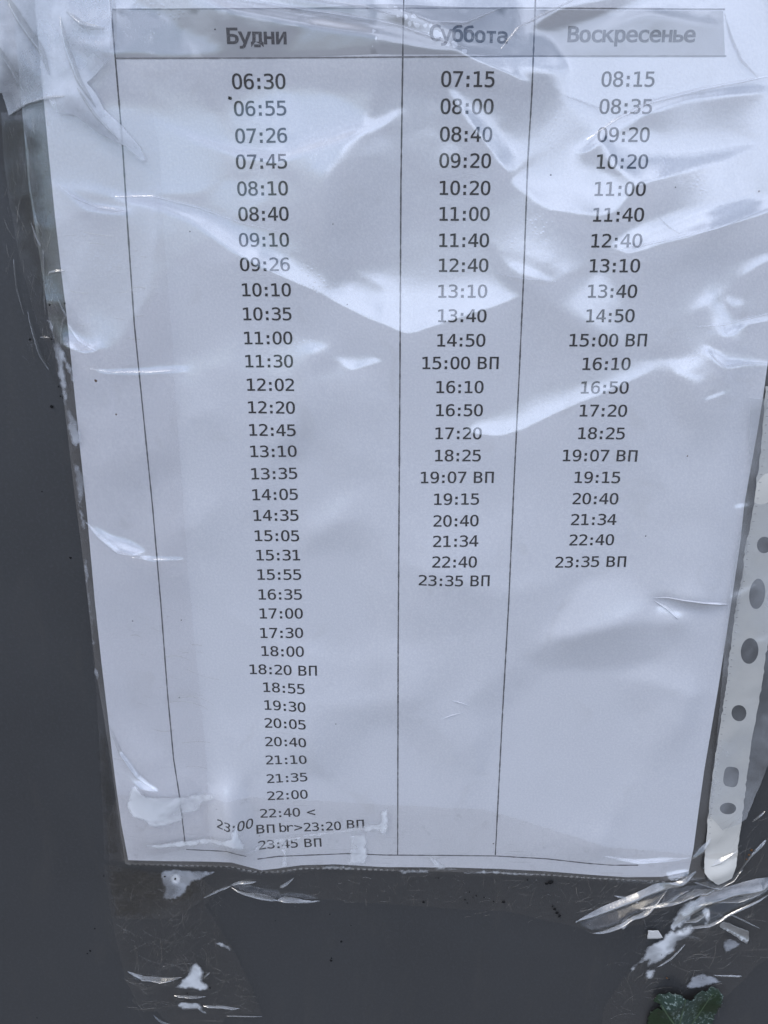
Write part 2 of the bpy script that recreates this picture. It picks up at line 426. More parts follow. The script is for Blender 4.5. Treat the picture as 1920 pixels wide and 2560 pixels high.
def ribbon(name, line_px, width, hf, mat, parent, step=0.0012, jitter=0.0, seed=0):
    """a printed line or a thin fold along a measured path; width in metres, or a list along the path"""
    rng = np.random.default_rng(seed)
    p = WL(line_px)
    s = np.concatenate([[0], np.cumsum(np.hypot(*np.diff(p, axis=0).T))])
    n = max(2, int(s[-1] / step) + 1)
    q = np.linspace(0, s[-1], n)
    c = np.stack([np.interp(q, s, p[:, 0]), np.interp(q, s, p[:, 1])], 1)
    t = np.gradient(c, axis=0); t /= np.maximum(np.hypot(t[:, 0], t[:, 1])[:, None], 1e-9)
    nrm = np.stack([-t[:, 1], t[:, 0]], 1)
    w = np.interp(np.linspace(0, 1, n), np.linspace(0, 1, len(width)), width) if isinstance(width, (list, tuple)) else np.full(n, width)
    w = w * (1 + (rng.normal(0, jitter, n) if jitter else 0))
    a, b = c + nrm * w[:, None] / 2, c - nrm * w[:, None] / 2
    V = np.concatenate([a, b])
    V = np.stack(lifted(V[:, 0], V[:, 1], hf), 1)
    F = []
    for i in range(n - 1):
        f = (i, i + 1, n + i + 1, n + i)
        F.append(f)
    A, B, Cc = V[F[0][0]], V[F[0][1]], V[F[0][2]]
    if (B[0] - A[0]) * (Cc[1] - A[1]) - (B[1] - A[1]) * (Cc[0] - A[0]) < 0:
        F = [f[::-1] for f in F]
    return link(name, to3(V[:, 0], V[:, 1], hf(V[:, 0], V[:, 1])), F, mat, parent)

# ------------------------------------------------------------------ materials
def base_mat(name):
    m = bpy.data.materials.new(name); m.use_nodes = True
    t = m.node_tree
    b = t.nodes['Principled BSDF']
    pos = N(t, 'ShaderNodeNewGeometry').outputs['Position']
    return m, t, b, pos
def stretched(t, pos, scale, rot=0.0):
    mp = N(t, 'ShaderNodeMapping'); t.links.new(pos, mp.inputs[0])
    mp.inputs['Scale'].default_value = scale; mp.inputs['Rotation'].default_value = (0, rot, 0)
    return mp.outputs[0]
def bump(t, h, strength, dist, normal=None):
    n = N(t, 'ShaderNodeBump'); n.inputs['Strength'].default_value = strength; n.inputs['Distance'].default_value = dist
    t.links.new(h, n.inputs['Height'])
    return n.outputs[0]

def mat_wall():
    m, t, b, pos = base_mat('grey_painted_metal')
    n1 = noise(t, pos, 18, 5, 0.6)
    n2 = noise(t, pos, 900, 3, 0.7)
    c = mix_rgb(t, n1, (0.037, 0.0378, 0.0385), (0.048, 0.049, 0.050))
    c = mix_rgb(t, smooth(t, n2, 0.45, 0.75), c, (0.052, 0.054, 0.057))
    brush = noise(t, stretched(t, pos, (60, 60, 1200)), 1.0, 3, 0.7)
    c = mix_rgb(t, math_node(t, 'MULTIPLY', brush, 0.25), c, (0.03, 0.032, 0.036))
    wear = smooth(t, noise(t, stretched(t, pos, (90, 90, 22)), 1.0, 6, 0.7, 0.6), 0.50, 0.78, 0, 0.45)
    c = mix_rgb(t, wear, c, (0.060, 0.058, 0.054))
    dust = smooth(t, noise(t, pos, 1500, 2, 0.8), 0.70, 0.78, 0, 0.6)
    c = mix_rgb(t, dust, c, (0.12, 0.115, 0.105))
    t.links.new(c, b.inputs['Base Color'])
    t.links.new(smooth(t, n1, 0.2, 0.8, 0.42, 0.58), b.inputs['Roughness'])
    b.inputs['Specular IOR Level'].default_value = 0.45
    t.links.new(bump(t, n2, 0.25, 0.0002), b.inputs['Normal'])
    return m
def mat_paper():
    m, t, b, pos = base_mat('office_paper')
    n = noise(t, pos, 25, 4, 0.6); f = noise(t, pos, 1400, 3, 0.7)
    c = mix_rgb(t, n, (0.71, 0.715, 0.75), (0.77, 0.775, 0.81))
    c = mix_rgb(t, smooth(t, f, 0.35, 0.75), c, (0.83, 0.83, 0.85))
    # damp stains of no particular shape
    st_ = smooth(t, noise(t, pos, 60, 3, 0.5, 0.8), 0.60, 0.72)
    c = mix_rgb(t, math_node(t, 'MULTIPLY', st_, 0.18), c, (0.58, 0.57, 0.56))
    t.links.new(c, b.inputs['Base Color'])
    b.inputs['Roughness'].default_value = 0.9; b.inputs['Specular IOR Level'].default_value = 0.15
    t.links.new(bump(t, f, 0.35, 0.0002), b.inputs['Normal'])
    return m
def mat_ink(name, col, grain=0.35, cover=1.0):
    m, t, b, pos = base_mat(name)
    n = noise(t, pos, 2600, 2, 0.7)
    c = mix_rgb(t, smooth(t, n, 0.5, 0.85, 0, grain), (col[0], col[1], col[2]), (0.45, 0.45, 0.47))
    t.links.new(c, b.inputs['Base Color'])
    b.inputs['Roughness'].default_value = 0.85; b.inputs['Specular IOR Level'].default_value = 0.08
    return m
def mat_film(name, ior=1.9, rough=0.10, tint=(0.97, 0.975, 0.98), haze=0.02, scratch=0.0, grain=0.4, haze_col=(0.75, 0.78, 0.82), drops=0.0, dirt=0.0):
    """clear plastic: what is behind shows through, and the surface mirrors the surroundings"""
    m = bpy.data.materials.new(name); m.use_nodes = True
    t = m.node_tree; t.nodes.clear()
    pos = N(t, 'ShaderNodeNewGeometry').outputs['Position']
    out = N(t, 'ShaderNodeOutputMaterial')
    tr = N(t, 'ShaderNodeBsdfTransparent'); tr.inputs[0].default_value = (*tint, 1)
    gl = N(t, 'ShaderNodeBsdfGlossy'); gl.inputs['Color'].default_value = (1, 1, 1, 1)
    fine = noise(t, pos, 420, 4, 0.65)
    t.links.new(smooth(t, fine, 0.3, 0.8, rough * 0.7, rough * 1.5), gl.inputs['Roughness'])
    h = fine
    if drops:
        vo = N(t, 'ShaderNodeTexVoronoi'); vo.inputs['Scale'].default_value = 900; t.links.new(pos, vo.inputs['Vector'])
        pat = smooth(t, noise(t, pos, 28, 3, 0.6), 0.57, 0.68)
        dr = math_node(t, 'MULTIPLY', smooth(t, vo.outputs['Distance'], 0.45, 0.10), pat)
        h = math_node(t, 'MULTIPLY_ADD', dr, drops, fine)
    nb = bump(t, h, grain, 0.00012)
    t.links.new(nb, gl.inputs['Normal'])
    fr = N(t, 'ShaderNodeFresnel'); fr.inputs['IOR'].default_value = ior
    # the same reflectance from both sides
    geo = N(t, 'ShaderNodeNewGeometry')
    ms = N(t, 'ShaderNodeMixShader')
    lw = N(t, 'ShaderNodeLayerWeight'); lw.inputs['Blend'].default_value = 0.5
    f0 = ((ior - 1) / (ior + 1)) ** 2
    face = math_node(t, 'POWER', lw.outputs['Facing'], 5.0)
    fac = math_node(t, 'MULTIPLY_ADD', face, 1 - f0, f0)
    t.links.new(fac, ms.inputs[0]); t.links.new(tr.outputs[0], ms.inputs[1]); t.links.new(gl.outputs[0], ms.inputs[2])
    last = ms.outputs[0]
    df = N(t, 'ShaderNodeBsdfDiffuse'); df.inputs[0].default_value = (*haze_col, 1)
    hz = smooth(t, noise(t, pos, 35, 4, 0.6), 0.35, 0.75, haze * 0.3, haze * 1.6)
    if scratch:
        acc = None
        for rot, sx, sz, seed in ((0.5, 40, 900, 1), (-0.9, 30, 800, 2), (1.35, 60, 1100, 3), (-0.15, 50, 1000, 4)):
            v = noise(t, stretched(t, pos, (sx, 60, sz), rot), 1.0, 2, 0.5, 0.4)
            s_ = smooth(t, v, 0.665, 0.72)
            acc = s_ if acc is None else math_node(t, 'MAXIMUM', acc, s_)
        gate = smooth(t, noise(t, pos, 70, 3, 0.6), 0.40, 0.62)
        hz = math_node(t, 'ADD', hz, math_node(t, 'MULTIPLY', math_node(t, 'MULTIPLY', acc, gate), scratch))
    ms2 = N(t, 'ShaderNodeMixShader')
    t.links.new(hz, ms2.inputs[0]); t.links.new(last, ms2.inputs[1]); t.links.new(df.outputs[0], ms2.inputs[2])
    last = ms2.outputs[0]
    if dirt:
        dd = N(t, 'ShaderNodeBsdfDiffuse'); dd.inputs[0].default_value = (0.05, 0.042, 0.03, 1)
        dn = smooth(t, noise(t, pos, 160, 6, 0.75), 0.56, 0.75, 0, dirt)
        ms3 = N(t, 'ShaderNodeMixShader')
        t.links.new(dn, ms3.inputs[0]); t.links.new(last, ms3.inputs[1]); t.links.new(dd.outputs[0], ms3.inputs[2])
        last = ms3.outputs[0]
    t.links.new(last, out.inputs[0])
    return m
def mat_white_patch(name, alpha=0.7, col=(0.62, 0.64, 0.66), soft=0.9, rough=0.35):
    """plastic turned milky where it has come unstuck"""
    m = bpy.data.materials.new(name); m.use_nodes = True
    t = m.node_tree; t.nodes.clear()
    pos = N(t, 'ShaderNodeNewGeometry').outputs['Position']
    out = N(t, 'ShaderNodeOutputMaterial')
    tr = N(t, 'ShaderNodeBsdfTransparent')
    pb = N(t, 'ShaderNodeBsdfPrincipled'); pb.inputs['Base Color'].default_value = (*col, 1)
    pb.inputs['Roughness'].default_value = rough
    ms = N(t, 'ShaderNodeMixShader')
    ed = N(t, 'ShaderNodeAttribute'); ed.attribute_name = 'edge'
    nn = noise(t, pos, 260, 4, 0.65, 0.3)
    away = smooth(t, math_node(t, 'ADD', math_node(t, 'MULTIPLY', ed.outputs['Fac'], 1.0 / soft), math_node(t, 'MULTIPLY_ADD', nn, 1.2, -0.6)), 0.05, 1.0)
    a = math_node(t, 'MULTIPLY', smooth(t, noise(t, pos, 90, 3, 0.5, 0.4), 0.28, 0.66, alpha * 0.35, alpha), away)
    t.links.new(a, ms.inputs[0]); t.links.new(tr.outputs[0], ms.inputs[1]); t.links.new(pb.outputs[0], ms.inputs[2])
    t.links.new(ms.outputs[0], out.inputs[0])
    return m
def mat_plain(name, col, rough=0.5, spec=0.5, var=0.15, scale=80):
    m, t, b, pos = base_mat(name)
    n = noise(t, pos, scale, 4, 0.6)
    c = mix_rgb(t, n, tuple(x * (1 - var) for x in col), tuple(min(1, x * (1 + var)) for x in col))
    t.links.new(c, b.inputs['Base Color'])
    b.inputs['Roughness'].default_value = rough; b.inputs['Specular IOR Level'].default_value = spec
    t.links.new(bump(t, noise(t, pos, scale * 6, 3, 0.6), 0.2, 0.0002), b.inputs['Normal'])
    return m

M_WALL, M_PAPER = mat_wall(), mat_paper()
M_INK = mat_ink('toner', (0.010, 0.011, 0.016), 0.12)
M_HEAD = mat_ink('header_toner', (0.05, 0.05, 0.06), 0.55)
M_RULE = mat_ink('rule_toner', (0.10, 0.10, 0.11), 0.8)
M_RULE_FAINT = mat_ink('faint_rule_toner', (0.22, 0.22, 0.23), 0.8)
M_BAND = mat_plain('grey_header_toner', (0.45, 0.45, 0.465), 0.85, 0.15, 0.06, 300)
M_FILM = mat_film('pocket_film', FILM_IOR, 0.12, haze=0.022, grain=0.22, drops=1.0)
M_BACK = mat_film('pocket_back_film', 1.5, 0.2, haze=0.03)
M_TAPE = mat_film('clear_packing_tape', 1.42, 0.16, (0.985, 0.98, 0.975), 0.010, scratch=0.12, grain=0.6, haze_col=(0.42, 0.39, 0.35), dirt=0.12)
M_GRIME = mat_white_patch('brown_grime', 0.55, (0.040, 0.037, 0.030), 4.0, 0.8)
M_CREASE = mat_film('creased_tape', 1.55, 0.25, (0.96, 0.95, 0.93), 0.11, haze_col=(0.50, 0.46, 0.40))
M_TAPE_CLEAN = mat_film('clear_tape_over_paper', 1.45, 0.12, (0.985, 0.98, 0.982), 0.012, grain=0.35)
M_TAPE_FOLD = mat_film('highlit_folded_tape', 2.2, 0.14, (0.90, 0.90, 0.89), 0.16, scratch=0.1, grain=0.5, haze_col=(0.62, 0.62, 0.60))  # pale haze puts the silver fold highlights into the colour
M_STRIP = mat_plain('cream_plastic', (0.56, 0.545, 0.50), 0.42, 0.5, 0.14, 60)
M_SEAM = mat_film('weld_marks', 1.9, 0.2, (0.9, 0.9, 0.9), 0.36, haze_col=(0.6, 0.6, 0.58))
M_MILK = mat_white_patch('milky_plastic', 0.86, (0.74, 0.76, 0.78), soft=1.7, rough=0.3)
M_MILK_THIN = mat_white_patch('thin_milky_plastic', 0.5, (0.66, 0.69, 0.74), 1.2)
M_MILK_SHEET = mat_white_patch('milky_plastic_over_paper', 0.70, (0.78, 0.80, 0.82), 1.3, rough=0.25)
M_FILM_FOLD = mat_film('pocket_film_crease', 2.4, 0.10, (0.98, 0.98, 0.985), 0.02, grain=0.2)
M_DIRT = mat_plain('black_grit', (0.008, 0.008, 0.008), 0.9, 0.2, 0.4, 2000)
M_RUST = mat_plain('brown_grit', (0.12, 0.06, 0.025), 0.9, 0.2, 0.4, 2000)

# ------------------------------------------------------------------ letter shapes (outlines in thousandths)
DIGIT_OUTLINES = {
 '0': [[[168,261],[169,270],[172,279],[176,287],[182,294],[189,300],[196,305],[205,307],[214,308],[223,307],[232,305],[240,300],[247,294],[253,287],[258,279],[260,270],[261,261],[260,252],[258,243],[253,235],[247,228],[240,222],[232,218],[223,215],[214,214],[204,215],[196,218],[188,222],[181,228],[176,235],[171,243],[169,251]],[[214,474],[191,470],[172,460],[155,444],[141,421],[131,391],[123,354],[119,310],[117,259],[119,209],[123,165],[131,128],[141,99],[155,75],[172,59],[191,49],[214,46],[238,49],[258,59],[274,75],[288,99],[299,128],[306,165],[311,209],[312,259],[311,310],[306,354],[299,391],[288,421],[274,444],[258,460],[238,470]],[[214,529],[254,525],[288,512],[316,491],[340,461],[359,423],[372,376],[380,322],[383,259],[380,197],[372,143],[359,96],[340,58],[316,28],[288,7],[254,-6],[214,-10],[175,-6],[141,7],[113,28],[89,58],[70,96],[57,143],[49,197],[46,259],[49,322],[57,376],[70,423],[89,461],[113,491],[141,512],[175,525]]],
 '1': [[[94,59],[203,59],[203,456],[86,430],[86,494],[203,520],[273,520],[273,59],[381,59],[381,0],[94,0]]],
 '2': [[[130,59],[369,59],[369,0],[53,0],[53,59],[84,92],[114,124],[141,153],[167,180],[189,205],[208,225],[223,242],[234,255],[250,275],[263,293],[273,309],[281,323],[286,337],[290,350],[292,363],[293,377],[292,398],[287,416],[279,432],[268,445],[254,456],[237,464],[219,469],[197,470],[181,469],[165,467],[148,464],[131,459],[113,452],[95,444],[76,435],[57,424],[57,495],[75,503],[93,510],[110,516],[128,521],[145,524],[162,527],[179,529],[196,529],[232,527],[265,519],[294,506],[319,489],[339,467],[354,442],[362,414],[365,382],[364,366],[361,349],[357,332],[350,315],[341,298],[329,280],[316,261],[299,242],[289,229],[276,215],[260,198],[243,179],[222,156],[196,129],[165,97]]],
 '3': [[[270,278],[294,270],[315,259],[333,246],[349,230],[360,212],[369,191],[374,168],[376,143],[373,110],[364,79],[349,53],[327,31],[301,13],[270,0],[234,-8],[194,-10],[176,-10],[158,-8],[139,-6],[121,-3],[102,0],[84,5],[66,10],[48,16],[48,86],[65,77],[83,70],[100,63],[118,58],[135,54],[152,51],[169,50],[186,49],[214,51],[237,56],[258,64],[275,75],[289,90],[298,107],[304,127],[306,150],[304,172],[298,191],[289,208],[275,222],[258,234],[239,242],[216,247],[191,249],[138,249],[138,307],[191,307],[214,308],[234,312],[252,319],[267,328],[279,340],[287,353],[292,369],[294,387],[292,406],[288,423],[280,437],[269,449],[255,458],[238,465],[219,469],[197,470],[181,470],[165,468],[149,466],[133,463],[116,459],[99,454],[81,449],[63,442],[63,507],[84,512],[103,517],[121,521],[138,524],[154,526],[169,528],[184,529],[197,529],[233,527],[265,520],[293,508],[318,491],[338,471],[352,447],[361,420],[364,390],[362,369],[358,351],[350,334],[340,319],[326,305],[310,294],[292,285]]],
 '4': [[[256,456],[92,181],[256,181]],[[244,520],[326,520],[326,181],[395,181],[395,124],[326,124],[326,0],[256,0],[256,124],[36,124],[36,190]]],
 '5': [[[72,520],[335,520],[335,461],[136,461],[136,333],[144,335],[151,338],[159,340],[166,341],[174,342],[181,343],[189,343],[197,344],[235,341],[269,332],[299,317],[325,296],[346,270],[360,240],[369,205],[372,167],[369,128],[360,93],[344,63],[323,37],[296,17],[264,2],[228,-7],[187,-10],[167,-10],[147,-9],[129,-7],[111,-5],[95,-1],[79,2],[64,7],[50,12],[50,84],[66,75],[82,68],[98,62],[114,58],[130,54],[147,51],[164,50],[180,49],[208,51],[232,57],[253,66],[270,80],[284,97],[294,117],[300,140],[302,167],[299,193],[293,216],[283,236],[269,253],[251,267],[230,277],[206,283],[178,284],[164,284],[150,283],[137,281],[123,278],[110,274],[97,270],[84,265],[72,259]]],
 '6': [[[345,508],[345,444],[334,450],[322,455],[311,459],[298,463],[286,466],[273,468],[260,470],[247,470],[215,467],[188,457],[165,442],[146,420],[130,392],[120,358],[113,318],[111,272],[120,288],[131,302],[143,315],[157,325],[173,333],[189,339],[207,342],[225,344],[261,341],[292,332],[319,318],[342,298],[360,272],[373,242],[380,207],[383,167],[380,127],[372,92],[359,62],[341,36],[317,16],[289,1],[257,-7],[221,-10],[179,-6],[143,6],[113,26],[88,55],[70,92],[57,138],[49,194],[46,259],[49,321],[59,375],[75,422],[97,460],[125,490],[159,512],[199,525],[244,529],[257,529],[269,528],[282,526],[295,524],[308,521],[321,517],[333,513]],[[220,289],[198,287],[180,281],[163,270],[149,256],[138,239],[130,218],[125,194],[123,167],[125,140],[130,116],[138,95],[149,77],[163,63],[180,53],[198,47],[220,45],[242,47],[261,53],[277,62],[290,76],[300,93],[308,114],[312,139],[314,167],[312,195],[308,220],[300,241],[290,258],[277,271],[261,281],[242,287]]],
 '7': [[[48,520],[376,520],[376,490],[190,0],[116,0],[297,461],[48,461]]],
 '8': [[[214,247],[192,245],[173,240],[156,232],[142,221],[131,206],[123,189],[118,169],[116,146],[118,124],[123,104],[131,86],[142,72],[156,60],[173,52],[193,47],[214,45],[237,47],[256,51],[273,60],[287,71],[299,86],[307,103],[311,123],[313,146],[311,169],[307,189],[298,206],[287,220],[273,232],[256,240],[237,245]],[[153,276],[132,283],[113,293],[97,305],[83,319],[72,335],[64,353],[59,373],[58,394],[60,424],[68,450],[81,473],[100,493],[123,509],[150,520],[180,527],[214,529],[249,527],[280,520],[306,509],[329,493],[348,473],[361,450],[369,424],[372,394],[370,373],[365,353],[357,335],[346,319],[332,305],[316,293],[297,283],[276,276],[301,269],[322,259],[341,246],[356,230],[368,211],[377,190],[382,166],[384,140],[381,106],[372,77],[358,51],[339,30],[314,12],[285,0],[252,-8],[214,-10],[177,-8],[144,0],[115,12],[90,29],[71,51],[57,77],[48,106],[46,139],[47,165],[53,189],[61,211],[73,230],[89,246],[107,259],[129,269]],[[128,388],[129,368],[133,351],[140,336],[150,324],[162,315],[177,308],[195,304],[214,302],[234,304],[252,308],[267,315],[279,324],[289,336],[296,351],[300,368],[302,388],[300,408],[296,425],[289,440],[279,453],[267,462],[252,469],[235,474],[214,475],[195,474],[177,469],[162,462],[150,452],[140,440],[133,425],[129,408]]],
 '9': [[[208,231],[229,233],[248,239],[264,249],[278,263],[289,281],[297,301],[302,325],[304,352],[302,379],[297,403],[289,424],[278,442],[264,456],[248,466],[229,472],[208,474],[186,472],[167,467],[150,457],[137,443],[127,426],[119,405],[115,381],[114,352],[115,324],[119,299],[127,278],[137,261],[150,248],[166,238],[185,232]],[[82,11],[82,76],[93,69],[105,64],[117,60],[129,56],[141,53],[154,51],[167,50],[180,49],[212,52],[239,62],[262,77],[282,99],[297,128],[307,162],[314,202],[316,248],[307,231],[296,217],[284,204],[270,194],[255,186],[238,180],[221,177],[202,175],[166,178],[135,187],[108,202],[85,222],[67,247],[55,278],[47,313],[44,353],[47,393],[55,428],[68,458],[87,483],[110,503],[138,518],[170,526],[206,529],[248,525],[285,513],[315,493],[339,464],[357,427],[370,380],[378,325],[381,259],[378,198],[368,144],[352,97],[330,59],[302,29],[268,7],[229,-6],[183,-10],[170,-10],[158,-9],[145,-7],[132,-5],[119,-2],[107,2],[94,6]]],
 ':': [[[170,370],[258,370],[258,265],[170,265]],[[170,106],[258,106],[258,0],[170,0]]],
 '<': [[[399,335],[103,223],[399,113],[399,49],[31,195],[31,252],[399,398]]],
 '>': [[[31,335],[31,398],[399,252],[399,195],[31,49],[31,113],[327,223]]],
 'b': [[[320,195],[318,230],[314,260],[306,286],[296,307],[283,324],[267,336],[248,343],[226,345],[204,343],[185,336],[169,324],[155,307],[145,286],[137,260],[133,229],[131,195],[133,160],[137,130],[145,104],[155,83],[169,66],[185,54],[204,47],[226,44],[248,47],[267,54],[283,66],[296,82],[306,103],[314,129],[318,160]],[[131,340],[140,354],[150,365],[161,376],[174,384],[188,391],[203,396],[219,398],[236,399],[269,396],[299,386],[325,369],[347,345],[364,316],[377,281],[385,241],[387,196],[385,150],[377,110],[364,75],[347,45],[324,21],[299,4],[269,-7],[235,-10],[218,-9],[203,-6],[188,-2],[174,5],[161,13],[150,24],[140,36],[131,49],[131,0],[67,0],[67,542],[131,542]]],
 'r': [[[402,310],[392,317],[381,323],[371,329],[360,333],[349,336],[338,338],[326,340],[314,340],[286,338],[261,331],[240,319],[222,303],[208,282],[198,257],[192,227],[190,194],[190,0],[126,0],[126,390],[190,390],[190,314],[200,333],[211,350],[224,365],[240,377],[257,387],[276,394],[297,398],[319,399],[330,399],[341,398],[352,396],[363,393],[373,390],[383,386],[393,381],[402,375]]],
 'В': [[[128,248],[128,58],[212,58],[240,59],[264,63],[284,70],[299,79],[311,92],[319,108],[324,127],[325,150],[323,173],[318,194],[310,211],[298,224],[282,235],[262,242],[239,247],[212,248]],[[128,462],[128,305],[210,305],[234,307],[254,310],[271,316],[284,325],[294,336],[301,350],[305,368],[307,388],[305,406],[301,422],[294,435],[284,445],[271,452],[255,458],[234,461],[210,462]],[[58,520],[212,520],[249,518],[282,511],[311,500],[335,485],[353,466],[367,444],[375,418],[378,388],[376,365],[372,345],[365,328],[355,313],[342,300],[326,290],[308,283],[287,278],[311,273],[332,263],[351,251],[367,235],[380,215],[389,194],[394,169],[396,143],[393,110],[384,81],[370,56],[350,36],[324,20],[292,9],[255,2],[212,0],[58,0]]],
 'П': [[[48,520],[382,520],[382,0],[311,0],[311,461],[118,461],[118,0],[48,0]]],
}
